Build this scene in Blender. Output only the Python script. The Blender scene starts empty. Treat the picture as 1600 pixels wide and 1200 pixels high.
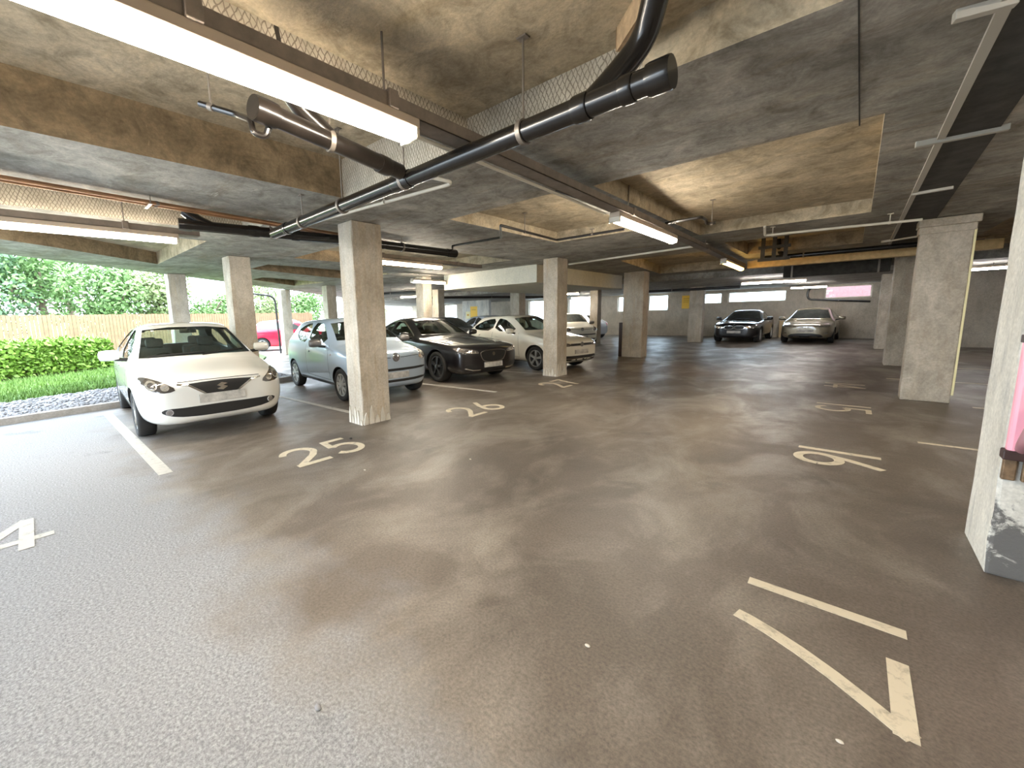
import bpy, bmesh, math, random
from math import sin, cos, pi, radians as rad
from mathutils import Vector, Matrix
from mathutils.bvhtree import BVHTree
random.seed(7)
S = bpy.context.scene
COL = S.collection
V3 = Vector

# ------------------------------------------------------------------ camera model
FPX, PX, PY, CH = 638.65, 729.83, 584.28, 1.4638
RM = Matrix(((0.730743795528887, 0.07938228638624979, -0.6780206176099127),
             (0.6822510946773352, -0.11895133454620432, 0.7213764785611287),
             (-0.02338694310109692, -0.9897216945271881, -0.1410816014745284)))
def at(px, py, ax, v):
    """point of the world where the sight line of a photo pixel meets the plane x/y/z = v"""
    d = RM @ V3(((px - PX) / FPX, (py - PY) / FPX, 1))
    t = (v - (0, 0, CH)[ax]) / d[ax]
    return V3((0, 0, CH)) + d * t

cam = bpy.data.cameras.new('camera')
co = bpy.data.objects.new('camera', cam); COL.objects.link(co)
right, down, fwd = RM.col[0], RM.col[1], RM.col[2]
M = Matrix((right, -down, -fwd)).transposed().to_4x4()
M.translation = (0, 0, CH)
co.matrix_world = M
cam.sensor_width = 36; cam.lens = FPX / 1600 * 36
cam.shift_x = (800 - PX) / 1600; cam.shift_y = -(600 - PY) / 1600
cam.clip_start = 0.05; cam.clip_end = 300
S.camera = co

# ------------------------------------------------------------------ object helpers
def tag(o, label=None, cat=None, group=None, kind=None):
    if label: o['label'] = label
    if cat: o['category'] = cat
    if group: o['group'] = group
    if kind: o['kind'] = kind
    return o
def empty(name, loc=(0, 0, 0), rz=0.0):
    o = bpy.data.objects.new(name, None); COL.objects.link(o)
    o.location = loc; o.rotation_euler = (0, 0, rz); o.empty_display_size = 0.1
    return o
def finish(name, bm, mats, parent=None, smooth=35):
    me = bpy.data.meshes.new(name)
    bmesh.ops.recalc_face_normals(bm, faces=bm.faces)
    bm.to_mesh(me); bm.free()
    return link(name, me, mats, parent, smooth)
def link(name, me, mats, parent=None, smooth=35):
    if not isinstance(mats, (list, tuple)): mats = [mats]
    for m in mats: me.materials.append(m)
    if smooth:
        me.polygons.foreach_set('use_smooth', [True] * len(me.polygons))
        me.set_sharp_from_angle(angle=rad(smooth))
    o = bpy.data.objects.new(name, me); COL.objects.link(o)
    if parent: o.parent = parent
    return o
def box(bm, a, b, bev=0.0, mat=0, M=None):
    a, b = V3(a), V3(b)
    c = (a + b) / 2; s = b - a
    g = bmesh.ops.create_cube(bm, size=1)
    vs = g['verts']
    for v in vs:
        v.co = V3((v.co.x * s.x, v.co.y * s.y, v.co.z * s.z)) + c
        if M is not None: v.co = M @ v.co
    fs = set(f for v in vs for f in v.link_faces)
    for f in fs: f.material_index = mat
    if bev:
        es = list(set(e for v in vs for e in v.link_edges))
        r = bmesh.ops.bevel(bm, geom=es, offset=bev, segments=2, affect='EDGES', profile=.5)
        for f in r['faces']: f.material_index = mat
def tube(bm, pts, r, n=12, mat=0, caps=True, radii=None):
    pts = [V3(p) for p in pts]
    rings = []
    up = V3((0, 0, 1))
    prev = None
    for i, p in enumerate(pts):
        if i == 0: t = pts[1] - p
        elif i == len(pts) - 1: t = p - pts[i - 1]
        else: t = (pts[i + 1] - p).normalized() + (p - pts[i - 1]).normalized()
        t.normalize()
        if prev is None:
            a = up if abs(t.z) < .9 else V3((1, 0, 0))
            u = t.cross(a).normalized()
        else:
            u = (prev - t * prev.dot(t)).normalized()
        prev = u
        w = t.cross(u)
        k = 1.0
        if 0 < i < len(pts) - 1:
            d = (pts[i + 1] - p).normalized().dot((p - pts[i - 1]).normalized())
            k = 1 / max(.6, math.sqrt(max(0.05, (1 + d) / 2)))
        rr = radii[i] if radii else r
        rings.append([bm.verts.new(p + (u * cos(2 * pi * j / n) + w * sin(2 * pi * j / n)) * rr * (k if k < 1.3 else 1.3)) for j in range(n)])
    for A, B in zip(rings, rings[1:]):
        for j in range(n):
            f = bm.faces.new((A[j], A[(j + 1) % n], B[(j + 1) % n], B[j])); f.material_index = mat
    if caps:
        f = bm.faces.new(rings[0][::-1]); f.material_index = mat
        f = bm.faces.new(rings[-1]); f.material_index = mat
def bend(pts, r=.08, n=5):
    """round the corners of a polyline"""
    pts = [V3(p) for p in pts]; out = [pts[0]]
    for a, b, c in zip(pts, pts[1:], pts[2:]):
        d1 = (a - b); d2 = (c - b); k = min(r, d1.length * .45, d2.length * .45)
        p, q = b + d1.normalized() * k, b + d2.normalized() * k
        for i in range(n + 1):
            t = i / n
            out.append(p * (1 - t) ** 2 + b * 2 * t * (1 - t) + q * t * t)
    out.append(pts[-1]); return out
def prism(bm, poly, z0, z1, mat=0):
    a = [bm.verts.new((x, y, z0)) for x, y in poly]; b = [bm.verts.new((x, y, z1)) for x, y in poly]
    n = len(poly)
    fs = [bm.faces.new(a[::-1]), bm.faces.new(b)]
    fs += [bm.faces.new((a[i], a[(i + 1) % n], b[(i + 1) % n], b[i])) for i in range(n)]
    for f in fs: f.material_index = mat
def lathe(bm, prof, n=32, axis='y', mat=0, close=False, off=(0, 0, 0)):
    """prof: (radius, offset along axis)"""
    off = V3(off); rings = []
    for r, a in prof:
        ring = []
        for j in range(n):
            t = 2 * pi * j / n
            p = V3((r * cos(t), a, r * sin(t))) if axis == 'y' else V3((r * cos(t), r * sin(t), a))
            ring.append(bm.verts.new(p + off))
        rings.append(ring)
    pairs = list(zip(rings, rings[1:])) + ([(rings[-1], rings[0])] if close else [])
    for A, B in pairs:
        for j in range(n):
            f = bm.faces.new((A[j], A[(j + 1) % n], B[(j + 1) % n], B[j])); f.material_index = mat
    if not close:
        for r_ in (rings[0], rings[-1]):
            f = bm.faces.new(r_); f.material_index = mat
def copy_tree(o, parent=None):
    c = o.copy(); COL.objects.link(c); c.parent = parent
    for ch in list(o.children): copy_tree(ch, c)
    return c

# ------------------------------------------------------------------ materials
def newmat(name):
    m = bpy.data.materials.new(name); m.use_nodes = True
    nt = m.node_tree; b = nt.nodes['Principled BSDF']
    return m, nt, b
def N(nt, t, **k):
    n = nt.nodes.new(t)
    for a, v in k.items(): setattr(n, a, v)
    return n
def simple(name, col, rough=.5, metal=0.0, coat=0.0, spec=.5, emit=None, es=0, noise=0.0, nscale=8.0):
    m, nt, b = newmat(name)
    b.inputs['Base Color'].default_value = (*col, 1)
    b.inputs['Roughness'].default_value = rough
    b.inputs['Metallic'].default_value = metal
    b.inputs['Coat Weight'].default_value = coat
    b.inputs['Coat Roughness'].default_value = .04
    b.inputs['Specular IOR Level'].default_value = spec
    if emit:
        b.inputs['Emission Color'].default_value = (*emit, 1); b.inputs['Emission Strength'].default_value = es
    if noise:
        tc = N(nt, 'ShaderNodeTexCoord'); nz = N(nt, 'ShaderNodeTexNoise'); nz.inputs['Scale'].default_value = nscale
        nz.inputs['Detail'].default_value = 6; nz.inputs['Roughness'].default_value = .65
        cr = N(nt, 'ShaderNodeValToRGB')
        cr.color_ramp.elements[0].position = .3; cr.color_ramp.elements[1].position = .7
        cr.color_ramp.elements[0].color = (*[c * (1 - noise) for c in col], 1)
        cr.color_ramp.elements[1].color = (*[min(1, c * (1 + noise)) for c in col], 1)
        nt.links.new(tc.outputs['Object'], nz.inputs['Vector']); nt.links.new(nz.outputs['Fac'], cr.inputs['Fac'])
        nt.links.new(cr.outputs['Color'], b.inputs['Base Color'])
    return m
def ramp(nt, src, stops):
    cr = N(nt, 'ShaderNodeValToRGB'); e = cr.color_ramp.elements
    while len(e) < len(stops): e.new(.5)
    for i, (p, c) in enumerate(stops):
        e[i].position = p; e[i].color = (*c, 1) if len(c) == 3 else c
    nt.links.new(src, cr.inputs['Fac']); return cr.outputs['Color']
def noise(nt, vec, scale, detail=6, rough=.6, dist=0.0):
    n = N(nt, 'ShaderNodeTexNoise'); n.inputs['Scale'].default_value = scale; n.inputs['Detail'].default_value = detail
    n.inputs['Roughness'].default_value = rough; n.inputs['Distortion'].default_value = dist
    nt.links.new(vec, n.inputs['Vector']); return n.outputs['Fac']
def mapping(nt, scale=(1, 1, 1), rot=(0, 0, 0), src=None):
    if src is None: src = N(nt, 'ShaderNodeNewGeometry').outputs['Position']
    mp = N(nt, 'ShaderNodeMapping'); mp.inputs['Scale'].default_value = scale; mp.inputs['Rotation'].default_value = rot
    nt.links.new(src, mp.inputs['Vector']); return mp.outputs['Vector']
def mix(nt, a, b, fac, mode='MIX'):
    m = N(nt, 'ShaderNodeMix', data_type='RGBA', blend_type=mode)
    for s, v in ((m.inputs[6], a), (m.inputs[7], b), (m.inputs[0], fac)):
        if hasattr(v, 'node'): nt.links.new(v, s)
        elif isinstance(v, (int, float)): s.default_value = v
        else: s.default_value = (*v, 1)
    return m.outputs[2]
def bump(nt, b, h, strength=.3, dist=.02):
    bp = N(nt, 'ShaderNodeBump'); bp.inputs['Strength'].default_value = strength; bp.inputs['Distance'].default_value = dist
    nt.links.new(h, bp.inputs['Height']); nt.links.new(bp.outputs['Normal'], b.inputs['Normal'])

def mat_concrete(name, lo, hi, stain, streak=(1, 1, .25), scale=1.1, rough=.75, bumps=.35, mottle=1.0):
    m, nt, b = newmat(name)
    pos = mapping(nt); st = mapping(nt, streak)
    big = noise(nt, pos, scale, 8, .68, .4)
    c = ramp(nt, big, [(.3, lo), (.68, hi)])
    s = noise(nt, st, scale * 2.2, 6, .7, .3)
    sf = ramp(nt, s, [(.5, (0, 0, 0)), (.72, (1, 1, 1))])
    c = mix(nt, c, stain, sf)
    mot = noise(nt, mapping(nt, (1, 1, .45 if mottle < 1 else 1)), 4.2, 8, .72, .8)
    c = mix(nt, c, ramp(nt, mot, [(.34, (.62, .61, .58)), (.50, (1, 1, 1)), (.66, (1.34, 1.33, 1.30))]), min(1.0, mottle), 'MULTIPLY')
    scr = noise(nt, mapping(nt, (1.0, 7.0, 3.0)), 2.4, 5, .6, .2)
    c = mix(nt, c, tuple(min(.85, x * 1.35) for x in hi), ramp(nt, scr, [(.68, (0, 0, 0)), (.75, (.7 * mottle, .7 * mottle, .7 * mottle))]))
    fine = noise(nt, pos, 38, 5, .7)
    ff = ramp(nt, fine, [(.3, (.78, .78, .78)), (.7, (1.12, 1.12, 1.12))])
    c = mix(nt, c, ff, 1.0, 'MULTIPLY')
    nt.links.new(c, b.inputs['Base Color']); b.inputs['Roughness'].default_value = rough
    b.inputs['Specular IOR Level'].default_value = .35
    hh = N(nt, 'ShaderNodeMath', operation='ADD'); nt.links.new(fine, hh.inputs[0]); nt.links.new(big, hh.inputs[1])
    bump(nt, b, hh.outputs[0], bumps, .012)
    return m
MT = {}
MT['soffit'] = mat_concrete('soffit_concrete', (.17, .16, .142), (.47, .455, .415), (.26, .225, .175), streak=(.35, 1.6, 1), scale=.9)
MT['brownface'] = mat_concrete('brown_formed_face', (.20, .145, .085), (.34, .26, .165), (.15, .11, .065), streak=(.4, .4, 1.4), scale=1.4)
MT['coffer'] = mat_concrete('coffer_concrete', (.32, .265, .18), (.58, .50, .37), (.42, .34, .22), streak=(.4, 1.3, 1), scale=1.0)
MT['column'] = mat_concrete('column_concrete', (.36, .31, .24), (.58, .525, .44), (.45, .36, .25), streak=(2.2, 2.2, .22), scale=1.3, mottle=.42)
MT['rcolumn'] = mat_concrete('stained_column_concrete', (.33, .29, .23), (.55, .49, .41), (.42, .35, .27), streak=(1.6, 1.6, .4), scale=1.5, mottle=.5)
MT['ncolumn'] = mat_concrete('pale_column_concrete', (.52, .50, .45), (.72, .70, .63), (.40, .40, .38), streak=(1.8, 1.8, .5), scale=1.2, mottle=.3)
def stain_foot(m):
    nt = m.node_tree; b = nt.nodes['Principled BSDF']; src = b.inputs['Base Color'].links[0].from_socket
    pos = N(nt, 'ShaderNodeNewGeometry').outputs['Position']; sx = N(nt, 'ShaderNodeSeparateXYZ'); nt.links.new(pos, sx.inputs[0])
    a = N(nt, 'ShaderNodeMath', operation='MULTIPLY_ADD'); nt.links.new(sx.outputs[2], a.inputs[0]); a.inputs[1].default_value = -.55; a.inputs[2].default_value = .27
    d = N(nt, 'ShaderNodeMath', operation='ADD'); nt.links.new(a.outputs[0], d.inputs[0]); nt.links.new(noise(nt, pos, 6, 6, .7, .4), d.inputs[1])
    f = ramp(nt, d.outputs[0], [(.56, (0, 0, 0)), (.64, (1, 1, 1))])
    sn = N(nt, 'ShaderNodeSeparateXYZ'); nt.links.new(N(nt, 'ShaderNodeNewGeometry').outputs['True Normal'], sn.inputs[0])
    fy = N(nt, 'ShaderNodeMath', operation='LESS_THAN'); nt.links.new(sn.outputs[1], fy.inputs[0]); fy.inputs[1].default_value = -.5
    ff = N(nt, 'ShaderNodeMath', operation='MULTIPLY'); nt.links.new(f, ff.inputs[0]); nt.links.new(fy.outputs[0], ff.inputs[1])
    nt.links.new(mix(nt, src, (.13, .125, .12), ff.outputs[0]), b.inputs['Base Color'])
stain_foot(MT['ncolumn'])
MT['wall'] = mat_concrete('wall_concrete', (.42, .37, .30), (.62, .56, .47), (.50, .43, .34), streak=(1, 1, .5), scale=.7, mottle=.35)
MT['cream'] = mat_concrete('cream_render', (.72, .68, .56), (.80, .76, .64), (.76, .71, .58), scale=.6, bumps=.08, mottle=.2)

def mat_floor():
    m, nt, b = newmat('worn_asphalt')
    pos = mapping(nt)
    big = noise(nt, pos, .55, 7, .62, .9)
    mid = noise(nt, mapping(nt, (1.15, .7, 1)), 1.25, 8, .62, .45)
    fine = noise(nt, pos, 70, 4, .7)
    c = ramp(nt, big, [(.28, (.086, .070, .056)), (.5, (.135, .110, .088)), (.74, (.20, .168, .138))])
    mf = ramp(nt, mid, [(.47, (0, 0, 0)), (.68, (1, 1, 1))])
    c = mix(nt, c, (.255, .222, .186), mf)
    ff = ramp(nt, fine, [(.3, (.62, .62, .62)), (.7, (1.3, 1.3, 1.3))])
    c = mix(nt, c, ff, 1.0, 'MULTIPLY')
    # worn coarse outer bay, daylight by the open side painted in as paler grey
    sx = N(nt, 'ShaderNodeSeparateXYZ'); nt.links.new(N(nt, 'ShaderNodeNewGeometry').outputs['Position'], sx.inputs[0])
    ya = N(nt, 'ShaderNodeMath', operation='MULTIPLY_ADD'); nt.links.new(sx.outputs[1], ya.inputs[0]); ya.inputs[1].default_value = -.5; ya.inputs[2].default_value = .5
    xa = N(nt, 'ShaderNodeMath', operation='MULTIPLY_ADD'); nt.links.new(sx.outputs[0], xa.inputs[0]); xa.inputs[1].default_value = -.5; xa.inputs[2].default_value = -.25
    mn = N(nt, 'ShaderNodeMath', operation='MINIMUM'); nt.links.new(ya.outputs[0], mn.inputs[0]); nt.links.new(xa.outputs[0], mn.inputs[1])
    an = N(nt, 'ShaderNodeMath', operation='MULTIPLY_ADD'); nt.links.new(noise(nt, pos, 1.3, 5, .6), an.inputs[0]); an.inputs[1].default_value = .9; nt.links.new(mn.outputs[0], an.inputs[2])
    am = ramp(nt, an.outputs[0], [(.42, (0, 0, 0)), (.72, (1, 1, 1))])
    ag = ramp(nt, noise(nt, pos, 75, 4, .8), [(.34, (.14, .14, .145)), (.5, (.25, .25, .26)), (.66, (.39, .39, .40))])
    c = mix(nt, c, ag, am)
    sp = noise(nt, pos, 1.9, 3, .5)
    wet = ramp(nt, sp, [(.30, (.55, .55, .55)), (.36, (1, 1, 1))])
    c = mix(nt, c, wet, .5, 'MULTIPLY')
    nt.links.new(c, b.inputs['Base Color'])
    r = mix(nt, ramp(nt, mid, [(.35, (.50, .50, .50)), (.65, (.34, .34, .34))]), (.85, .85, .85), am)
    nt.links.new(r, b.inputs['Roughness'])
    b.inputs['Specular IOR Level'].default_value = .5
    hh = N(nt, 'ShaderNodeMath', operation='MULTIPLY_ADD'); nt.links.new(fine, hh.inputs[0]); hh.inputs[1].default_value = .5
    nt.links.new(noise(nt, pos, 9, 6, .7), hh.inputs[2])
    bump(nt, b, hh.outputs[0], .35, .012)
    return m
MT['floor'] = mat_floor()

def mat_lath():
    m, nt, b = newmat('expanded_metal_lath')
    g = N(nt, 'ShaderNodeNewGeometry'); sx = N(nt, 'ShaderNodeSeparateXYZ'); nt.links.new(g.outputs['Position'], sx.inputs[0])
    u = N(nt, 'ShaderNodeMath', operation='ADD'); nt.links.new(sx.outputs[0], u.inputs[0]); nt.links.new(sx.outputs[1], u.inputs[1])
    fac = None
    nz = noise(nt, g.outputs['Position'], 7, 3, .6)
    for sg in (1, -1):
        a = N(nt, 'ShaderNodeMath', operation='MULTIPLY_ADD'); nt.links.new(sx.outputs[2], a.inputs[0]); a.inputs[1].default_value = sg * .5
        nt.links.new(u.outputs[0], a.inputs[2])
        w = N(nt, 'ShaderNodeMath', operation='MULTIPLY_ADD'); nt.links.new(nz, w.inputs[0]); w.inputs[1].default_value = .07; nt.links.new(a.outputs[0], w.inputs[2])
        k = N(nt, 'ShaderNodeMath', operation='MULTIPLY'); nt.links.new(w.outputs[0], k.inputs[0]); k.inputs[1].default_value = 190
        s = N(nt, 'ShaderNodeMath', operation='SINE'); nt.links.new(k.outputs[0], s.inputs[0])
        t = N(nt, 'ShaderNodeMath', operation='GREATER_THAN'); nt.links.new(s.outputs[0], t.inputs[0]); t.inputs[1].default_value = .84
        if fac is None: fac = t.outputs[0]
        else:
            x = N(nt, 'ShaderNodeMath', operation='MAXIMUM'); nt.links.new(fac, x.inputs[0]); nt.links.new(t.outputs[0], x.inputs[1]); fac = x.outputs[0]
    c = mix(nt, ramp(nt, noise(nt, g.outputs['Position'], 6), [(.3, (.42, .37, .29)), (.7, (.62, .57, .47))]), (.24, .205, .16), fac)
    nt.links.new(c, b.inputs['Base Color']); b.inputs['Roughness'].default_value = .8
    bump(nt, b, fac, .5, .01)
    return m
MT['lath'] = mat_lath()

def mat_paint(name, col, wear=.5):
    m, nt, b = newmat(name)
    pos = mapping(nt)
    w = noise(nt, pos, 14, 8, .75, .5)
    f = ramp(nt, w, [(wear - .1, (1, 1, 1)), (wear + .18, (0, 0, 0))])
    inv = ramp(nt, w, [(wear + .02, (0, 0, 0)), (wear + .2, (1, 1, 1))])
    c = mix(nt, col, tuple(x * .52 for x in col), inv)
    nt.links.new(c, b.inputs['Base Color']); b.inputs['Roughness'].default_value = .6
    return m
MT['paint'] = mat_paint('cream_road_paint', (.62, .55, .42))
MT['wpaint'] = mat_paint('white_road_paint', (.44, .42, .38))

MT['blackpipe'] = simple('black_plastic_pipe', (.010, .009, .0085), .25, coat=.2)
MT['oldpipe'] = simple('dusty_black_pipe', (.013, .010, .008), .28, coat=.3, noise=.5)
MT['copper'] = simple('old_copper', (.42, .24, .13), .45, metal=.7, noise=.3, nscale=5)
MT['galv'] = simple('galvanised_steel', (.55, .56, .55), .35, metal=.8)
MT['steel'] = simple('dull_steel', (.25, .22, .19), .5, metal=.6)
MT['conduit'] = simple('pale_conduit', (.66, .62, .53), .5)
MT['greyconduit'] = simple('grey_conduit', (.45, .43, .38), .5)
MT['trunk'] = simple('brown_trunking', (.20, .165, .135), .6, noise=.25)
MT['batten'] = simple('batten_body', (.48, .40, .32), .5)
MT['tube'] = simple('lit_diffuser', (.9, .88, .84), .4, emit=(1.0, .90, .75), es=42)
MT['tubey'] = simple('yellow_lit_diffuser', (.95, .75, .3), .4, emit=(1.0, .62, .16), es=14)
MT['tubew'] = simple('white_lit_diffuser', (.9, .9, .9), .4, emit=(1.0, .95, .92), es=36)
MT['felt'] = simple('dark_joint_felt', (.045, .042, .038), .85, noise=.4)
MT['wood'] = simple('timber_offcut', (.42, .30, .18), .7, noise=.3, nscale=20)
MT['plaster'] = simple('pale_plaster_patch', (.62, .58, .5), .8, noise=.15)
MT['yellow'] = simple('yellow_sign', (.85, .52, .04), .5)
MT['yellowlight'] = simple('pale_yellow_sign', (.85, .78, .45), .5)
MT['pink'] = simple('pink_plastic', (.93, .42, .52), .45)
MT['mauve'] = simple('mauve_rubber', (.36, .17, .19), .5)
MT['darkstrap'] = simple('dark_strap', (.045, .022, .02), .5)
MT['rusty'] = simple('rusty_bracket', (.20, .13, .075), .6, metal=.3, noise=.4, nscale=30)
MT['darkred'] = simple('dark_brown_post', (.035, .018, .014), .5)
MT['kerb'] = mat_concrete('kerb_concrete', (.24, .215, .19), (.36, .33, .295), (.30, .26, .22), scale=2, bumps=.2, mottle=.4)
MT['paving'] = mat_concrete('pale_paving', (.36, .35, .34), (.48, .47, .45), (.42, .4, .37), scale=.8, bumps=.1, mottle=.3)
MT['gravelbed'] = simple('gravel_bed', (.17, .165, .17), .9, noise=.4, nscale=25)
MT['stone'] = simple('grey_gravel', (.25, .245, .255), .8, noise=.5, nscale=3)
MT['lawn'] = simple('lawn_soil', (.075, .145, .03), .9, noise=.3, nscale=3)
MT['blade'] = simple('grass_blades', (.11, .20, .035), .7, noise=.3, nscale=2)
MT['hedge'] = simple('hedge_leaves', (.14, .25, .03), .6, noise=.35, nscale=6)
MT['hedgewood'] = simple('hedge_twigs', (.12, .085, .05), .9)
MT['bark'] = simple('bark', (.17, .13, .09), .9, noise=.3)
MT['fence'] = simple('fence_boards', (.215, .135, .075), .8, noise=.22, nscale=3)
LEAF = [simple('leaf_dark', (.085, .16, .075), .6, noise=.3, nscale=1.2), simple('leaf_mid', (.13, .23, .07), .6, noise=.3, nscale=1.2),
        simple('leaf_pale', (.21, .27, .11), .6, noise=.3, nscale=1.2)]
# car materials
def carpaint(name, col, metal=0.0, rough=.3):
    m, nt, b = newmat(name)
    b.inputs['Base Color'].default_value = (*col, 1); b.inputs['Metallic'].default_value = metal
    b.inputs['Roughness'].default_value = rough; b.inputs['Coat Weight'].default_value = 1.0; b.inputs['Coat Roughness'].default_value = .03
    return m
MT['white'] = carpaint('white_car_paint', (.74, .73, .68))
MT['silverblue'] = carpaint('silver_blue_car_paint', (.40, .48, .56), .3, .35)
MT['blackcar'] = carpaint('black_car_paint', (.008, .0065, .008))
MT['cream_white'] = carpaint('warm_white_car_paint', (.74, .72, .63))
MT['bronze'] = carpaint('champagne_car_paint', (.29, .25, .18), .5, .35)
MT['redcar'] = carpaint('red_car_paint', (.55, .006, .035))
MT['paleblue'] = carpaint('pale_blue_car_paint', (.58, .66, .78))
MT['greycar'] = carpaint('dark_grey_car_paint', (.05, .06, .06))
MT['trim'] = simple('black_car_trim', (.012, .012, .012), .45)
MT['cabin'] = simple('dark_cabin_lining', (.10, .095, .088), .8)
MT['seatfab'] = simple('dark_seat_fabric', (.085, .08, .075), .9)
MT['tyre'] = simple('tyre_rubber', (.018, .017, .016), .75)
MT['alloy'] = simple('silver_alloy', (.55, .55, .54), .3, metal=.7)
MT['blackalloy'] = simple('black_alloy', (.02, .02, .021), .3, coat=.5)
MT['chrome'] = simple('chrome', (.75, .75, .73), .12, metal=1.0)
MT['plate'] = simple('number_plate', (.46, .44, .40), .5, noise=.45, nscale=7)
MT['lens'] = simple('clear_lamp_lens', (.30, .27, .25), .1, metal=.55, coat=1.0, noise=.5, nscale=11)
MT['darklens'] = simple('smoked_lamp_lens', (.10, .085, .075), .08, metal=.4, coat=1.0)
MT['bulb'] = simple('lamp_reflector', (.72, .68, .62), .12, metal=.8, coat=1.0)
def mat_glass(name, tint, alpha):
    m, nt, b = newmat(name); nt.nodes.remove(b)
    out = nt.nodes['Material Output']
    t = N(nt, 'ShaderNodeBsdfTransparent'); t.inputs[0].default_value = (*tint, 1)
    g = N(nt, 'ShaderNodeBsdfGlossy'); g.inputs['Roughness'].default_value = .02; g.inputs[0].default_value = (1, 1, 1, 1)
    fr = N(nt, 'ShaderNodeFresnel'); fr.inputs[0].default_value = 1.45
    mx = N(nt, 'ShaderNodeMixShader'); gm = N(nt, 'ShaderNodeNewGeometry'); iv = N(nt, 'ShaderNodeMath', operation='SUBTRACT'); iv.inputs[0].default_value = 1; nt.links.new(gm.outputs['Backfacing'], iv.inputs[1])
    ml_ = N(nt, 'ShaderNodeMath', operation='MULTIPLY'); nt.links.new(fr.outputs[0], ml_.inputs[0]); nt.links.new(iv.outputs[0], ml_.inputs[1]); nt.links.new(ml_.outputs[0], mx.inputs[0]); nt.links.new(t.outputs[0], mx.inputs[1]); nt.links.new(g.outputs[0], mx.inputs[2])
    nt.links.new(mx.outputs[0], out.inputs[0])
    return m
MT['glass'] = mat_glass('car_window_glass', (.84, .90, .87), 0)
MT['darkglass'] = mat_glass('tinted_window_glass', (.60, .66, .62), 0)
MT['blackglass'] = simple('dark_window_glass', (.03, .035, .034), .04, coat=1.0)
MT['pane'] = mat_glass('window_pane', (.9, .95, .97), 0)
# ================================================================== THE BUILDING
ZC = 2.72
def st(o, label=None):
    o['kind'] = 'structure'
    if label: o['label'] = label
    return o
EDGE = [(-7.3, -4.5), (-10.9, -.16), (-13.25, 2.70), (-17.9, 8.1), (-30, 21), (-33, 26.5)]   # diagonal open side of the slab
YB = 26.3
# ---- floor of the garage
bm = bmesh.new()
fpoly = [(9, -4.5), (9, YB), (-33, YB), (-29.5, 21), (-17.6, 8.3), (-14.4, 4.6), (-9.95, 4.6), (-9.0, -1.6), (-8.6, -4.5)]
prism(bm, fpoly, -.2, 0)
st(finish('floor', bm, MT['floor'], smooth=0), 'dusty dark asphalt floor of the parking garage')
# ---- ceiling: flat soffit with coffers
coffers = [  # polygon, top height, {edge index: lath}
    ([(-4.02, -4.3), (-2.34, -4.3), (-2.34, 2.44), (-4.02, 2.44)], 3.10, {2}, {3}),
    ([(-2.26, -4.3), (.03, -4.3), (.03, 2.47), (-.95, 2.47), (-2.26, 2.47)], 2.945, {3, 4}),
    ([(-2.0, 4.03), (.05, 4.03), (.07, 7.95), (-2.0, 7.95)], 2.90, {}),
    ([(-3.97, 3.95), (-2.42, 3.95), (-2.42, 6.65), (-3.97, 6.65)], 2.90, {}),
    ([(-4.3, 10.2), (-2.5, 10.2), (-2.5, 14.9), (-4.9, 14.9)], 2.98, {}),
    ([(-1.9, 9.25), (.03, 9.25), (.03, 11.6), (-1.9, 11.6)], 2.98, {}, {2}),
    ([(-8.5, 3.9), (-5.9, 3.9), (-5.9, 7.9), (-8.5, 7.9)], 2.95, {}, {3}),
    ([(-10.85, 3.9), (-9.8, 3.9), (-9.8, 7.4), (-11.95, 7.4), (-11.75, 6.38)], 2.95, {}, {3, 4}),
    ([(-6.55, -4.3), (-5.55, -4.3), (-5.55, 2.3), (-6.55, 2.3)], 2.98, {2, 3}),
    ([(-8.0, -1.6), (-7.5, -1.6), (-7.5, 2.09), (-11.05, 2.09), (-9.5, .39)], 2.97, {}, {3, 4}),
    ([(1.6, 4.2), (4.6, 4.2), (4.6, 8.2), (1.6, 8.2)], 2.90, {}),
    ([(1.6, -4.0), (4.6, -4.0), (4.6, 2.4), (1.6, 2.4)], 2.95, {}),
    ([(1.6, 10.2), (4.6, 10.2), (4.6, 14.4), (1.6, 14.4)], 2.90, {}),
    ([(-13.6, 4.9), (-12.8, 4.9), (-13.4, 7.2), (-15.3, 7.0)], 2.95, {}, {3}),
]
bm = bmesh.new()
YL = 15.8
outer = [(9, -4.5), (9, YL), (-25.1, YL)] + EDGE[:4][::-1]
def edge_loop(poly, z):
    vs = [bm.verts.new((x, y, z)) for x, y in poly]
    return vs, [bm.edges.new((vs[i], vs[(i + 1) % len(vs)])) for i in range(len(vs))]
ov, es = edge_loop(outer, ZC)
hl = []
for poly, top, lath, *br in coffers:
    v, e = edge_loop(poly, ZC); es = es + e; hl.append((v, top, lath, br[0] if br else ()))
bmesh.ops.triangle_fill(bm, use_beauty=True, use_dissolve=False, edges=es)
for f in bm.faces: f.material_index = 0
for vs, top, lath, br in hl:
    n = len(vs); t = [bm.verts.new((v.co.x, v.co.y, top)) for v in vs]
    for i in range(n):
        f = bm.faces.new((vs[i], vs[(i + 1) % n], t[(i + 1) % n], t[i])); f.material_index = 2 if i in lath else 3 if i in br else 1
    f = bm.faces.new(t); f.material_index = 1
# slab top and edges
t = [bm.verts.new((v.co.x, v.co.y, 3.6)) for v in ov]; n = len(ov)
for i in range(n):
    bm.faces.new((ov[i], ov[(i + 1) % n], t[(i + 1) % n], t[i])).material_index = 0
bm.faces.new(t)
st(finish('ceiling', bm, [MT['soffit'], MT['coffer'], MT['lath'], MT['brownface']], smooth=0), 'stained concrete soffit with sunk coffers')
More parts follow.
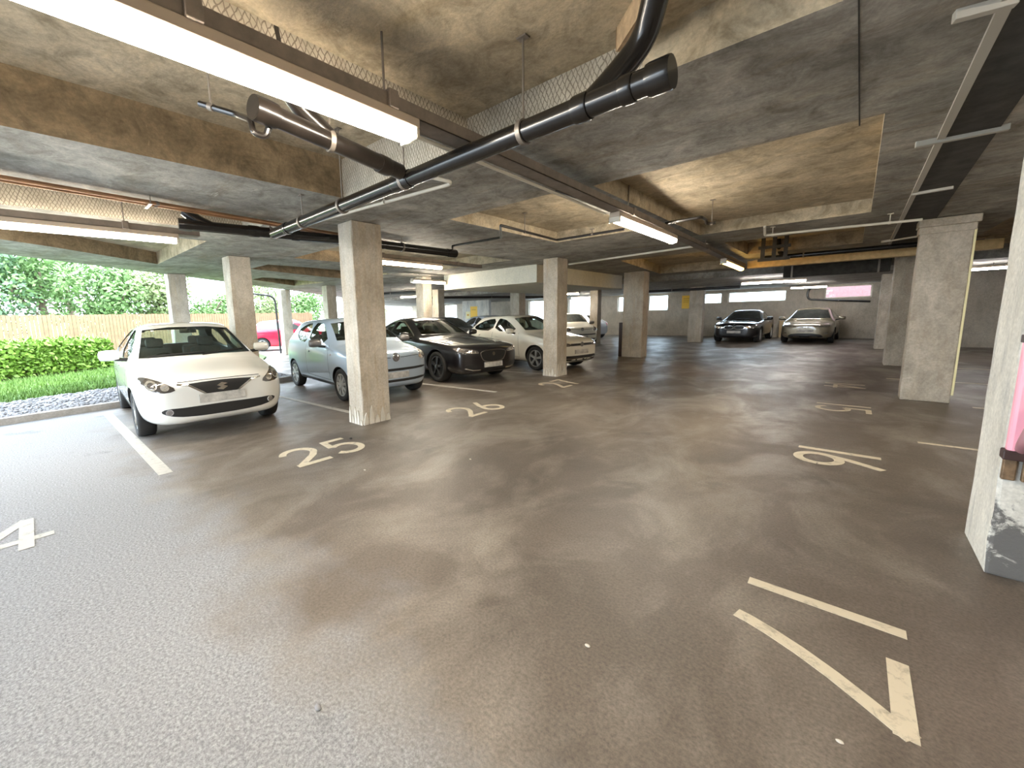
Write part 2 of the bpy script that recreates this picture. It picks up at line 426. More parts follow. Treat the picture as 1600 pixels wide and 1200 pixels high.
# lower soffit at the far end
bm = bmesh.new(); prism(bm, [(9, YL), (9, YB), (-33, YB), (-30, 21), (-25.1, YL)], 2.52, 3.6)
st(finish('ceiling', bm, [MT['soffit'], MT['coffer'], MT['lath'], MT['brownface']], smooth=0), 'lower concrete soffit over the far bays')

# ---- far wall with window openings
def wall_holes(name, x0, x1, z0, z1, y0, y1, holes, mat):
    """wall in the XZ plane with rectangular openings (built as blocks around the openings)"""
    bm = bmesh.new()
    xs = sorted(set([x0, x1] + [h[0] for h in holes] + [h[1] for h in holes]))
    for a, b in zip(xs, xs[1:]):
        hs = sorted([(h[2], h[3]) for h in holes if h[0] <= a + 1e-6 and h[1] >= b - 1e-6])
        z = z0
        for lo, hi in hs:
            if lo > z: box(bm, (a, y0, z), (b, y1, lo))
            z = hi
        if z < z1: box(bm, (a, y0, z), (b, y1, z1))
    bmesh.ops.remove_doubles(bm, verts=bm.verts, dist=1e-5)
    return st(finish(name, bm, mat, smooth=0))
WIN = []
for (ax, ay), (bx, by) in [((965, 464), (985, 487)), ((1013, 462), (1043, 485)), ((1097, 459), (1127, 474)), ((1138, 457), (1228, 470)), ((1290, 445), (1362, 464)),
                           ((888, 463), (922, 500)), ((826, 466), (853, 500)), ((693, 468), (714, 505)), ((604, 470), (645, 512)), ((541, 460), (600, 512))]:
    p, r = at(ax, ay, 1, YB), at(bx, by, 1, YB)
    WIN.append((p.x, r.x, max(.9, r.z), min(2.46, p.z)))
wall_holes('wall_back', -33, 1.2, 0, 2.52, YB, YB + .3, WIN, MT['wall'])
for i, (a, b, c, d) in enumerate(WIN):
    bm = bmesh.new()
    t = .05
    for q in (((a, c), (b, c + t)), ((a, d - t), (b, d)), ((a, c + t), (a + t, d - t)), ((b - t, c + t), (b, d - t))):
        box(bm, (q[0][0], YB + .12, q[0][1]), (q[1][0], YB + .18, q[1][1]))
    w = st(finish('window_%d' % (i + 1), bm, MT['conduit'], smooth=0))
    bm = bmesh.new(); box(bm, (a + t, YB + .14, c + t), (b - t, YB + .15, d - t))
    finish('glass_pane', bm, MT['pane'], w, smooth=0)
bm = bmesh.new(); box(bm, (1.2, 21.8, 0), (9.2, 22.1, 2.52)); box(bm, (1.2, 22.1, 0), (1.4, YB + .3, 2.52))
st(finish('wall_right_back', bm, MT['wall'], smooth=0))
bm = bmesh.new(); box(bm, (9, -4.5, 0), (9.2, 21.8, 2.75))
st(finish('wall_right', bm, MT['wall'], smooth=0))
bm = bmesh.new(); box(bm, (-1.5, -4.7, 0), (9.2, -4.5, 2.75))
st(finish('wall_front', bm, MT['wall'], smooth=0))
# cream rendered drop box under the soffit
bm = bmesh.new(); box(bm, (-9.4, 9.05, 2.27), (-5.98, 14.4, ZC), .01)
st(finish('trim_1', bm, MT['cream'], smooth=0), 'cream rendered drop box under the soffit')
# dark joint strip in the soffit with a pale edge, and its crossing bars
bm = bmesh.new(); prism(bm, [(.38, 1.5), (.62, 1.5), (.62, 3.2), (.95, 15.6), (.48, 15.6)], ZC - .012, ZC + .01)
st(finish('trim_2', bm, MT['felt'], smooth=0), 'dark joint strip along the soffit')
bm = bmesh.new(); prism(bm, [(.335, 1.5), (.38, 1.5), (.48, 15.6), (.44, 15.6)], ZC - .02, ZC + .01)
st(finish('trim_3', bm, MT['greyconduit'], smooth=0), 'pale edge of the dark joint strip')

# ---- columns
def column(x0, x1, y0, y1, top, mat, label, chipped=False, cap=False, group='concrete columns of the garage'):
    top -= .003
    o = empty('concrete_column', ((x0 + x1) / 2, (y0 + y1) / 2, 0)); tag(o, label, 'column', group, 'thing')
    hx, hy = (x1 - x0) / 2, (y1 - y0) / 2
    bm = bmesh.new()
    box(bm, (-hx, -hy, 0), (hx, hy, top), .014)
    es = [e for e in bm.edges if abs(e.verts[0].co.z - e.verts[1].co.z) > 1]
    bmesh.ops.subdivide_edges(bm, edges=es, cuts=14, use_grid_fill=True)
    for v in bm.verts:
        if .05 < v.co.z < top - .05:
            v.co.x += random.uniform(-.004, .004); v.co.y += random.uniform(-.004, .004)
    finish('shaft', bm, mat, o, smooth=0)
    if chipped:   # ragged strips of render left at the foot
        bm = bmesh.new()
        def frag(px, py, nx, ny, hh, w):
            tx, ty = -ny, nx
            pts = [(-w, 0), (w, 0), (w * .8, hh * .5), (w * .2, hh), (-w * .3, hh * .8), (-w * .8, hh * .35)]
            A = [bm.verts.new((px + tx * u + nx * .0, py + ty * u + ny * .0, z)) for u, z in pts]
            B = [bm.verts.new((px + tx * u + nx * .014, py + ty * u + ny * .014, z)) for u, z in pts]
            bm.faces.new(A); bm.faces.new(B)
            for i in range(6): bm.faces.new((A[i], A[(i + 1) % 6], B[(i + 1) % 6], B[i]))
        for k in range(5):
            frag(hx, -hy + (k + .5) * 2 * hy / 5, 1, 0, random.uniform(.08, .3), hy / 6)
            frag(-hx + (k + .5) * 2 * hx / 5, -hy, 0, -1, random.uniform(.06, .26), hx / 6)
        finish('loose_render', bm, MT['plaster'], o, smooth=0)
    if cap:
        bm = bmesh.new()
        box(bm, (-hx - .03, -hy - .05, top - .12), (hx + .05, hy, top - .01), .012)
        box(bm, (-hx - .015, -hy - .02, top - .22), (hx + .02, hy, top - .12), .01)
        finish('head_band', bm, mat, o, smooth=0)
        bm = bmesh.new(); box(bm, (hx, -hy + .01, 0.12), (hx + .025, -hy + .05, top - .2), .004)
        finish('corner_strip', bm, MT['yellowlight'], o, smooth=0)
    return o
C_, RC, NC = MT['column'], MT['rcolumn'], MT['ncolumn']
column(-5.14, -4.80, 3.0, 3.46, ZC, C_, 'thick concrete column standing in front of the silver blue hatchback', True)
column(-5.33, -4.95, 8.33, 8.78, ZC, C_, 'concrete column with chipped foot beside the white hatchback with round badge at bay 27', True)
column(-5.50, -4.86, 13.35, 13.82, ZC, C_, 'plain concrete column with the dark brown post at its foot')
column(-5.56, -5.0, 21.0, 21.4, 2.52, C_, 'concrete column left of the parked black saloon near the yellow wall sign')
column(.64, 1.16, 9.25, 9.55, ZC, RC, 'broad stained column with head band beside bay 15', cap=True)
column(.65, 1.2, 14.4, 14.9, ZC, RC, 'brownish column just behind the broad stained column')
column(.62, 1.15, 19.8, 20.3, 2.52, RC, 'narrow looking column right of the champagne coloured hatchback')
column(.635, 1.25, 3.42, 3.96, ZC, NC, 'pale whitewashed column with the pink plastic case fixed on it')
column(-9.24, -8.86, 2.80, 3.2, ZC, C_, 'brown faced column rising behind the white hatchback with smoked fog lamps')
column(-13.3, -12.95, 2.62, 3.02, ZC, C_, 'sunlit outer column with the timber fence right behind it')
column(-17.75, -17.4, 7.35, 7.75, ZC, C_, 'slim outer column beside the dark gate frame and red car')
column(-14.98, -14.62, 7.9, 8.3, ZC, C_, 'pale column mostly hidden by the thick front column')
column(-10.32, -9.96, 8.66, 9.03, ZC, C_, 'column rising behind the black saloon with mesh grille')
column(-10.35, -9.9, 13.7, 14.15, ZC, C_, 'column rising behind the white hatchback at bay 27')
column(-14.75, -14.35, 13.4, 13.8, ZC, C_, 'far column left of the wall board with yellow notices')
column(-9.35, -8.95, 18.75, 19.15, 2.52, C_, 'bright column in front of the pale blue small car')

# ================================================================== FLOOR MARKINGS
def stripe_poly(pts, w):
    P = [V3((x, y, 0)) for x, y in pts]; L = []; R_ = []
    for i, p in enumerate(P):
        d1 = (p - P[i - 1]).normalized() if i else None
        d2 = (P[i + 1] - p).normalized() if i < len(P) - 1 else None
        if d1 is None: d1 = d2
        if d2 is None: d2 = d1
        nrm = V3((-(d1 + d2).y, (d1 + d2).x, 0)).normalized()
        k = min(1.8, 1 / max(.4, nrm.dot(V3((-d2.y, d2.x, 0)))))
        L.append(p + nrm * w / 2 * k); R_.append(p - nrm * w / 2 * k)
    return L, R_
def arc(cx, cy, rx, ry, a0, a1, n=14):
    return [(cx + rx * cos(rad(a0 + (a1 - a0) * i / n)), cy + ry * sin(rad(a0 + (a1 - a0) * i / n))) for i in range(n + 1)]
# digits in a box 0..1 wide, 0..1 high
DIG = {
    '1': [[(.5, 0), (.5, 1)]],
    '2': [arc(.5, .72, .40, .26, 172, -20) + [(.72, .45), (.12, .05)], [(.04, .05), (.95, .05)]],
    '4': [[(.66, 1.0), (.06, .30)], [(.0, .28), (1.0, .28)], [(.66, 1.0), (.66, .0)]],
    '5': [[(.86, .95), (.24, .95), (.17, .54)], arc(.47, .32, .40, .28, 130, -150, 18)],
    '6': [arc(.5, .28, .38, .25, 0, 360, 24), [(.13, .32), (.30, .62), (.66, 1.0)]],
    '7': [[(.02, .93), (.98, .93)], [(.95, .96), (.76, .77), (.60, .60), (.46, .42), (.35, .24), (.28, .10), (.25, 0)]],
}
def number(txt, place, up, rgt, h, w, gap, sw, label, mat, skew=0):
    """place = lower left corner on the floor; up and rgt are directions on the floor"""
    o = empty('painted_number', (place[0], place[1], 0)); tag(o, label, 'floor marking', 'bay numbers painted on the floor')
    up, rgt = V3((*up, 0)), V3((*rgt, 0)); x = 0
    for ch in txt:
        bm = bmesh.new(); ww = w * (.35 if ch == '1' else 1); zz = .0008
        for line in DIG[ch]:
            L, R_ = stripe_poly([(x + a * ww, b * h) for a, b in line], sw)
            n = len(L)
            def P(q, z): 
                r = rgt * q.x + up * q.y; return bm.verts.new((r.x, r.y, z))
            A = [P(q, zz) for q in L]; B = [P(q, zz) for q in R_]; A2 = [P(q, zz + .0022) for q in L]; B2 = [P(q, zz + .0022) for q in R_]
            for i in range(n - 1):
                bm.faces.new((A2[i], A2[i + 1], B2[i + 1], B2[i])); bm.faces.new((A[i], B[i], B[i + 1], A[i + 1]))
                bm.faces.new((A[i], A[i + 1], A2[i + 1], A2[i])); bm.faces.new((B[i], B2[i], B2[i + 1], B[i + 1]))
            bm.faces.new((A[0], A2[0], B2[0], B[0])); bm.faces.new((A[-1], B[-1], B2[-1], A2[-1]))
            zz += .0006
        finish('digit', bm, mat, o, smooth=0); x += ww + gap
    return o
UL, RL = (-1, 0), (0, 1)
WP, CP = MT['wpaint'], MT['paint']
number('25', (-3.92, 1.68), UL, RL, .60, .40, .07, .075, 'number 25 painted on the floor before the white hatchback', CP)
number('26', (-3.94, 4.25), UL, RL, .62, .40, .11, .075, 'number 26 painted on the floor right of the thick front column', CP)
number('27', (-4.08, 7.13), UL, RL, .66, .38, .11, .075, 'number 27 painted on the floor at the chipped column foot', CP)
number('24', (-3.88, -.90), UL, RL, .60, .40, .06, .075, 'number 24 cut off by the left photo edge', WP)
UR, RR = (1, 0), (0, -1)
number('17', (-.30, 2.60), UR, RR, .59, .44, .14, .066, 'number 17 painted large on the floor closest to the camera', CP)
number('16', (-.31, 5.55), UR, RR, .62, .44, .03, .075, 'number 16 painted on the floor between 15 and 17', CP)
number('15', (-.30, 8.30), UR, RR, .60, .42, .06, .06, 'number 15 painted on the floor before the broad stained column', CP)
number('14', (-.29, 10.62), UR, RR, .56, .42, .06, .06, 'worn number 14 painted on the floor, far from the camera', CP)
def bayline(pts, w, label, mat):
    bm = bmesh.new(); L, R_ = stripe_poly(pts, w)
    prism(bm, [(p.x, p.y) for p in L] + [(p.x, p.y) for p in R_[::-1]], .0006, .003)
    return tag(finish('bay_line', bm, mat, smooth=0), label, 'floor marking', 'bay lines painted on the floor', 'thing')
bayline([(-8.82, .74), (-4.79, .76)], .115, 'wide white bay line left of the white hatchback with smoked fog lamps', WP)
bayline([(-9.0, 3.12), (-5.3, 3.34)], .09, 'bay line running into the thick front column', WP)
bayline([(-8.2, 5.66), (-4.89, 6.0)], .09, 'bay line between the silver blue hatchback and black saloon', WP)
bayline([(-7.4, 8.28), (-5.35, 8.55)], .08, 'bay line between the black saloon and white hatchback of bay 27', WP)
bayline([(.62, 6.40), (4.6, 6.44)], .055, 'thin bay line left of the pale near column', CP)
bayline([(1.35, 9.05), (4.8, 9.05)], .08, 'thin bay line at the foot of the broad stained column', CP)
bayline([(.6, 11.8), (4.8, 11.9)], .08, 'thin bay line behind the broad stained column', CP)
bayline([(1.4, 14.5), (4.8, 14.6)], .08, 'farthest thin bay line on the right side', CP)
# small bits lying on the floor
for i, (px, py, r, lab) in enumerate([(497, 1107, .013, 'grey pebble lying on the near floor'), (918, 1010, .010, 'tiny pebble left of the big number 17'),
                                      (1312, 1160, .009, 'pale pebble beside the foot of the 7'), (570, 735, .012, 'pale pebble in front of the number 25'),
                                      (735, 718, .010, 'tiny white pebble on the open floor below number 26'), (548, 686, .02, 'dark pebble touching the 5 of number 25')]):
    p = at(px, py, 2, 0); bm = bmesh.new(); bmesh.ops.create_icosphere(bm, subdivisions=2, radius=r)
    for v in bm.verts: v.co = V3((v.co.x * 1.25, v.co.y * .85, v.co.z * .5 + r * .42)) * random.uniform(.92, 1.06)
    o = finish('pebble', bm, MT['felt'] if i == 5 else MT['stone'] if i == 0 else MT['plaster']); o.location = (p.x, p.y, 0)
    tag(o, lab, 'pebble', 'bits lying on the floor', 'thing')
# ================================================================== LIGHTS AND SERVICES UNDER THE CEILING
def light(a, b, z, label, emat, w=.12, hang=None, n=.0):
    """batten light from a to b (floor plan points); z = underside of the lamp body"""
    a, b = V3((*a, 0)), V3((*b, 0)); d = b - a; L = d.length; ang = math.atan2(d.y, d.x)
    o = empty('ceiling_light', ((a.x + b.x) / 2, (a.y + b.y) / 2, z), ang); tag(o, label, 'light', 'strip lights hung under the ceiling')
    bm = bmesh.new(); box(bm, (-L / 2 - .03, -w / 2, 0), (L / 2 + .03, w / 2, .055), .008); finish('lamp_body', bm, MT['batten'], o, 0)
    bm = bmesh.new()
    prof = [(w * .5 * cos(t), -.008 - .052 * sin(t)) for t in [pi * i / 10 for i in range(11)]]
    ends = []
    for s in (-1, 1): ends.append([bm.verts.new((s * L / 2, y, zz)) for y, zz in prof])
    for i in range(10): bm.faces.new((ends[0][i], ends[0][i + 1], ends[1][i + 1], ends[1][i]))
    for e in ends: bm.faces.new(e)
    bm.faces.new((ends[0][0], ends[1][0], ends[1][-1], ends[0][-1]))
    finish('diffuser', bm, emat, o, 40)
    for s in (-1, 1):
        bm = bmesh.new(); box(bm, (s * (L / 2 + .001), -w / 2, -.055), (s * (L / 2 + .028), w / 2, .0), .006); finish('end_cap', bm, MT['conduit'], o, 0)
    if hang:
        for s in (-.3, .3):
            bm = bmesh.new(); tube(bm, [(s * L, 0, .05), (s * L, 0, hang - z)], .006, 6)
            finish('hanger_rod', bm, MT['steel'], o)
    return o
light((-1.91, -.25), (-1.92, 1.60), 2.50, 'brightest strip light, under the dark trunking above the camera', MT['tube'], .15)
light((-2.00, 4.58), (-2.02, 6.62), 2.50, 'warm white strip light in the middle of the ceiling', MT['tube'])
light((-2.13, 10.45), (-2.19, 12.7), 2.50, 'orange yellow strip light at the end of the trunking', MT['tubey'])
light((-6.36, -.9), (-6.27, 1.40), 2.50, 'strip light over the white hatchback beside the open side', MT['tube'])
light((-6.42, 4.2), (-6.46, 6.12), 2.50, 'strip light behind the thick front column', MT['tube'])
light((-2.95, 17.45), (-1.22, 17.65), 2.38, 'cool white strip light crossing before the far wall', MT['tubew'], hang=2.52)
p, r = at(672, 441, 2, 2.45), at(690, 452, 2, 2.45)
light((-9.3, 9.6 - 1.9), (-9.3, 8.95), 2.50, 'small strip light beside the column behind the black saloon', MT['tube'], hang=ZC)
light((-10.3, 17.0), (-9.0, 17.0), 2.36, 'far strip light above the roof of the white hatchback of bay 27', MT['tube'], hang=2.52)
light((-15.6, 12.2), (-14.2, 12.6), 2.42, 'far strip light left of the column behind the black saloon', MT['tube'], hang=ZC)
light((-2.1, 23.4), (-.9, 23.4), 2.36, 'farthest cool strip light above the champagne hatchback', MT['tubew'], hang=2.52)
light((-12.0, 21.8), (-10.4, 21.9), 2.36, 'far strip light near the pale blue small car', MT['tube'], hang=2.52)
light((1.55, 17.75), (2.85, 17.4), 2.40, 'strip light behind the broad stained column on the right', MT['tubew'], .09, hang=2.52)
light((2.2, .4), (2.2, 2.3), 2.56, 'added unseen strip light above the bay right of the pale near column', MT['tube'], hang=2.95)  # lamp out of view, added to brighten the near right side
light((3.0, 5.2), (3.0, 7.1), 2.56, 'added unseen strip light over the right hand bays', MT['tube'], hang=2.9)  # second unseen lamp, here only for the light it gives

def trunk(pts, z, label, rods):
    o = empty('cable_trunking', (*pts[0], z)); tag(o, label, 'trunking', 'cable trunking runs')
    a = V3((*pts[0], 0))
    bm = bmesh.new()
    for p, q in zip(pts, pts[1:]):
        p, q = V3((*p, 0)) - a, V3((*q, 0)) - a; d = (q - p); ang = math.atan2(d.y, d.x)
        Mx = Matrix.Translation((p + q) / 2) @ Matrix.Rotation(ang, 4, 'Z')
        L = d.length
        for y0, y1, z0, z1 in ((-.07, .07, .055, .062), (-.07, -.062, .055, .125), (.062, .07, .055, .125)):
            box(bm, (-L / 2, y0, z0), (L / 2, y1, z1), 0, 0, Mx)
    finish('channel', bm, MT['trunk'], o, 0)
    for (x, y, top) in rods:
        bm = bmesh.new(); tube(bm, [(x - a.x, y - a.y, .06), (x - a.x, y - a.y, top - z)], .007, 6); finish('hanger_rod', bm, MT['steel'], o)
        bm = bmesh.new(); box(bm, (x - a.x - .085, y - a.y - .03, .05), (x - a.x + .085, y - a.y + .03, .14), .005); finish('clamp', bm, MT['trunk'], o, 0)
    return o
trunk([(-1.91, -1.6), (-1.93, 2.2), (-2.02, 6.6), (-2.2, 13.0)], 2.5, 'long dark trunking carrying the warm strip lights',
      [(-1.91, .55, 2.945), (-1.92, 1.45, 2.945), (-1.99, 4.9, 2.9), (-2.06, 8.6, ZC)])
trunk([(-6.40, -2.2), (-6.28, 1.66)], 2.5, 'brown trunking over the white hatchback', [(-6.37, -.4, 2.98), (-6.3, .92, 2.98)])
trunk([(-6.42, 4.0), (-6.47, 7.4)], 2.5, 'trunking behind the thick front column', [(-6.43, 4.6, 2.95), (-6.46, 6.6, 2.95)])

def pipe(name, pts, r, mat, label, cat, group, z=None, bendr=.07, collars=(), clips=(), branch=None, caps=(), cmat=None):
    """round pipe: run, collars, hanger clips with their rods (each a part)"""
    base = V3(pts[0]); o = empty(name, base); tag(o, label, cat, group)
    bm = bmesh.new(); tube(bm, [V3(p) - base for p in bend(pts, bendr)], r, 16 if r > .03 else 10); finish('pipe_run', bm, mat, o)
    for (p, q, rr) in collars:
        bm = bmesh.new(); p, q = V3(p) - base, V3(q) - base
        tube(bm, [p, p.lerp(q, .12), p.lerp(q, .88), q], rr, 16, radii=[rr * .96, rr, rr, rr * .96]); finish('collar', bm, mat, o)
    for (p, d, top) in clips:
        p = V3(p) - base; d = V3(d).normalized(); bm = bmesh.new()
        tube(bm, [p - d * .014, p + d * .014], r * 1.12 + .003, 16)
        finish('pipe_clip', bm, cmat or MT['steel'], o)
        if top:
            bm = bmesh.new(); tube(bm, [p + V3((0, 0, r)), V3((p.x, p.y, top - base.z))], .006, 6)
            box(bm, (p.x - .03, p.y - .02, top - base.z - .008), (p.x + .03, p.y + .02, top - base.z)); finish('hanger_rod', bm, cmat or MT['steel'], o)
    if branch:
        bm = bmesh.new(); tube(bm, [V3(p) - base for p in bend(branch, .10, 7)], r, 16); finish('branch', bm, mat, o)
    return o
BP = MT['blackpipe']
Y1 = 2.0
def ml(x, t=2.47): return (x, 2.0 + (-.66 - x) * .018, t + (x + .66) * .004)
pipe('drain_pipe', [ml(-.66), ml(-4.95)], .057, BP, 'thick black drain pipe crossing under the ceiling to the front column', 'pipe', 'black drain pipes',
     collars=[(ml(-.64), ml(-.74), .069), (ml(-.80), ml(-.86), .064), (ml(-1.02), ml(-1.1), .066), (ml(-2.42), ml(-2.62), .064), (ml(-4.55), ml(-4.62), .064)],
     clips=[(ml(-1.42), (1, 0, 0), 2.945), (ml(-2.50), (1, 0, 0), ZC), (ml(-3.4), (1, 0, 0), 3.1), (ml(-4.2), (1, 0, 0), ZC)],
     branch=[ml(-1.03), (-.93, 2.06, 2.57), (-.80, 2.10, 2.70), (-.70, 1.98, 2.84), (-.68, 1.9, 2.94)])
pipe('drain_pipe', [(-2.27, .90, 2.52), (-2.44, 1.95, 2.49)], .052, MT['oldpipe'], 'dusty branch drain pipe below the brightest strip light', 'pipe', 'black drain pipes',
     collars=[((-2.27, .90, 2.52), (-2.29, 1.02, 2.518), .062), ((-2.41, 1.74, 2.495), (-2.43, 1.84, 2.492), .06)],
     clips=[((-2.345, 1.36, 2.508), (.15, 1, 0), ZC)],
     branch=[(-2.36, 1.40, 2.51), (-2.33, 1.18, 2.62), (-2.31, 1.08, 2.72), (-2.31, 1.04, 3.0)])
a = at(312, 162, 2, 2.66); b = at(372, 180, 2, 2.58)
pipe('trap_pipe', [a, b, at(392, 188, 2, 2.50), at(396, 208, 2, 2.43), at(416, 214, 2, 2.42), at(420, 198, 2, 2.47), (-2.29, 1.02, 2.52)], .016, MT['oldpipe'],
     'small looped trap pipe at the end of the dusty branch pipe', 'pipe', 'small waste pipes', bendr=.03, clips=[(a.lerp(b, .3), (b - a), 3.1)])
# the black pipe along the copper pipes
def bl(y): return (-5.62 + (y - 1.33) * .16 if y < 3 else -5.353 + (y - 3) * .045, y, 2.56)
pipe('drain_pipe', [bl(1.30), bl(3.0), bl(5.35)], .062, BP, 'black drain pipe along the copper pipes over the silver blue hatchback', 'pipe', 'black drain pipes',
     collars=[(bl(1.30), bl(1.42), .07), (bl(2.0), bl(2.12), .07), (bl(2.5), bl(2.6), .07), (bl(5.15), bl(5.36), .07)],
     clips=[(bl(2.25), (.16, 1, 0), ZC), (bl(4.2), (0, 1, 0), ZC)],
     branch=[bl(1.62), (bl(1.5)[0] - .02, 1.50, 2.62), (bl(1.4)[0] - .05, 1.38, ZC)])
for k in range(4):
    x = k * .05; z = 2.655 + (.02 if k % 2 else 0)
    pipe('copper_pipe', [(-4.98 - x, -1.2, z), (-5.36 - x * .9, 2.3, z), (-5.62 - x * .7, 4.6, z)], .014, MT['copper'],
         'one of four old copper pipes running side by side over the bays', 'pipe', 'copper pipes run side by side',
         clips=[((-5.224 - x * .96, 1.05, z), (-.1, 1, 0), None)])
bm = bmesh.new(); box(bm, (-5.42, .97, 2.632), (-5.17, 1.0, 2.640))
for x in (-5.41, -5.18): tube(bm, [(x, .985, 2.636), (x, .985, ZC)], .005, 6)
tag(finish('hanging_pipe_bracket', bm, MT['steel'], smooth=0), 'thin steel bracket carrying the four copper pipes', 'bracket')
# small dark waste pipes
zz = 2.64
P_ = lambda x, y, z=zz: at(x, y, 2, z)
pipe('waste_pipe', [P_(707, 388), P_(707, 384), P_(783, 371), P_(782, 352), P_(870, 375), P_(975, 358)], .018, MT['oldpipe'],
     'thin dark waste pipe bent along the coffer left of the trunking', 'pipe', 'small waste pipes', bendr=.05,
     clips=[(P_(820, 362), (1, .3, 0), 2.9), (P_(925, 366), (1, .3, 0), ZC)])
pipe('waste_pipe', [P_(1040, 349), P_(1095, 339), P_(1103, 343), P_(1104, 350, 2.60), P_(1118, 348, 2.6)], .02, MT['oldpipe'],
     'short dark waste pipe beside the warm strip light', 'pipe', 'small waste pipes', bendr=.05, clips=[(P_(1112, 349, 2.6), (1, 0, 0), 2.9)])
# pale conduits
pipe('conduit', [P_(1195, 354, 2.7), P_(1195, 368, 2.60), P_(1300, 357, 2.60), P_(1441, 343, 2.60)], .018, MT['conduit'],
     'pale elbowed conduit leading to the broad stained column', 'conduit', 'conduits under the soffit', bendr=.03,
     clips=[(P_(1207, 367, 2.6), (1, .1, 0), ZC), (P_(1390, 348, 2.6), (1, .1, 0), ZC)], cmat=MT['conduit'])
pipe('conduit', [P_(889, 413, 2.69), P_(1098, 383, 2.69)], .022, MT['conduit'], 'pale straight conduit from the chipped column to the round junction box', 'conduit', 'conduits under the soffit')
bm = bmesh.new(); lathe(bm, [(.055, 0), (.06, -.01), (.06, -.05), (.05, -.06)], 16, 'z')
o = finish('junction_box', bm, MT['conduit']); q = P_(1101, 383, 2.69); o.location = (q.x, q.y, ZC); tag(o, 'round white junction box on the soffit', 'junction box')
pipe('conduit', [P_(505, 343, 2.66), P_(703, 288, 2.66), P_(704, 284, 2.66), P_(668, 276, 2.70)], .016, MT['conduit'], 'pale conduit passing over the head of the thick front column', 'conduit', 'conduits under the soffit', bendr=.03, clips=[(P_(600, 316, 2.66), (-1, .1, 0), ZC)], cmat=MT['conduit'])
pipe('conduit', [(-2.015, 1.64, 2.545), (-2.055, 3.2, 2.545), (-2.095, 4.52, 2.545)], .012, MT['conduit'], 'thin pale conduit beside the long dark trunking', 'conduit', 'conduits under the soffit')
for (x0, y0, x1, y1, lab) in [(1430, 227, 1578, 198, 'second grey bar crossing the dark soffit joint'), (1490, 27, 1590, 0, 'closest grey bar crossing the dark soffit joint'),
                              (1425, 303, 1490, 292, 'third grey bar crossing the dark soffit joint'), (1378, 378, 1440, 368, 'fourth grey bar crossing the dark soffit joint, by the broad column')]:
    a, b = at(x0, y0, 2, 2.70), at(x1, y1, 2, 2.70); d = (b - a); bm = bmesh.new()
    Mx = Matrix.Translation((a + b) / 2) @ Matrix.Rotation(math.atan2(d.y, d.x), 4, 'Z')
    box(bm, (-d.length / 2, -.022, -.02), (d.length / 2, .022, .03), .004, 0, Mx)
    tag(finish('ceiling_bar', bm, MT['greyconduit'], smooth=0), lab, 'bar', 'grey bars across the soffit joint')
a, b = at(1342, -20, 2, ZC), at(1343, 196, 2, ZC); bm = bmesh.new(); prism(bm, [(a.x - .003, a.y), (a.x + .003, a.y), (b.x + .004, b.y), (b.x - .004, b.y)], ZC - .003, ZC + .01)
st(finish('trim_5', bm, MT['felt'], smooth=0), 'dark joint line in the soffit')
# timber offcut left in the formwork and plaster patch
a, b = at(1010, 10, 2, 2.86), at(972, 70, 2, 2.86); bm = bmesh.new(); d = b - a
Mx = Matrix.Translation((a + b) / 2) @ Matrix.Rotation(math.atan2(d.y, d.x), 4, 'Z'); box(bm, (-d.length / 2, -.03, -.03), (d.length / 2, .03, .08), .004, 0, Mx)
tag(finish('timber_offcut', bm, MT['wood'], smooth=0), 'timber offcut stuck beside the drain pipe branch', 'timber')
# thin sagging cable
a, b, c = at(868, 298, 2, 2.71), at(926, 318, 2, 2.66), at(962, 323, 2, 2.62); bm = bmesh.new(); tube(bm, bend([a, b, c], .3, 8), .006, 6)
tag(finish('cable', bm, MT['felt']), 'thin black cable sagging toward the warm strip light', 'cable')
# deep services near the far wall
o = empty('air_duct', (-.5, 15.6, 2.36)); bm = bmesh.new(); box(bm, (-1.1, -.15, 0), (1.12, .15, .32), .01); finish('duct_casing', bm, MT['felt'], o, 0)
for xx in (-.9, .9):
    bm = bmesh.new(); box(bm, (xx - .02, -.16, -.01), (xx + .02, .16, 0)); box(bm, (xx - .02, -.17, -.01), (xx + .02, -.155, .36)); box(bm, (xx - .02, .155, -.01), (xx + .02, .17, .36)); finish('hanger_strap', bm, MT['steel'], o, 0)
tag(o, 'black duct hung under the ceiling before the far bays', 'duct')
o = empty('steel_beam', (-.1, 13.0, 2.5)); bm = bmesh.new(); box(bm, (-2.0, -.11, 0), (2.1, .11, .19), .01); finish('web', bm, simple('yellowish_beam', (.55, .40, .20), .7, noise=.25), o, 0)
for xx in (-1.8, 0, 1.8):
    bm = bmesh.new(); box(bm, (xx - .06, -.08, .19), (xx + .06, .08, .22)); finish('hanger_plate', bm, MT['steel'], o, 0)
tag(o, 'yellowish beam lit by the orange strip light', 'beam', kind='thing')
pipe('drain_pipe', [(-1.6, 11.9, 2.62), (.2, 11.9, 2.62), (1.3, 11.9, 2.62)], .05, BP, 'black drain pipe between the orange light and broad column', 'pipe', 'black drain pipes',
     clips=[((-.9, 11.9, 2.62), (1, 0, 0), ZC)], collars=[((-1.6, 11.9, 2.62), (-1.45, 11.9, 2.62), .06)], branch=[(-1.2, 11.9, 2.62), (-1.3, 11.7, 2.7), (-1.34, 11.5, 2.98)])
pipe('drain_pipe', [(-12.2, 19.2, 2.36), (-13.4, 16.2, 2.36), (-16.0, 13.4, 2.4)], .06, MT['oldpipe'], 'dark drain pipe in front of the wall with yellow notices', 'pipe', 'black drain pipes', clips=[((-13.4, 16.2, 2.36), (1, 1, 0), 2.52)])
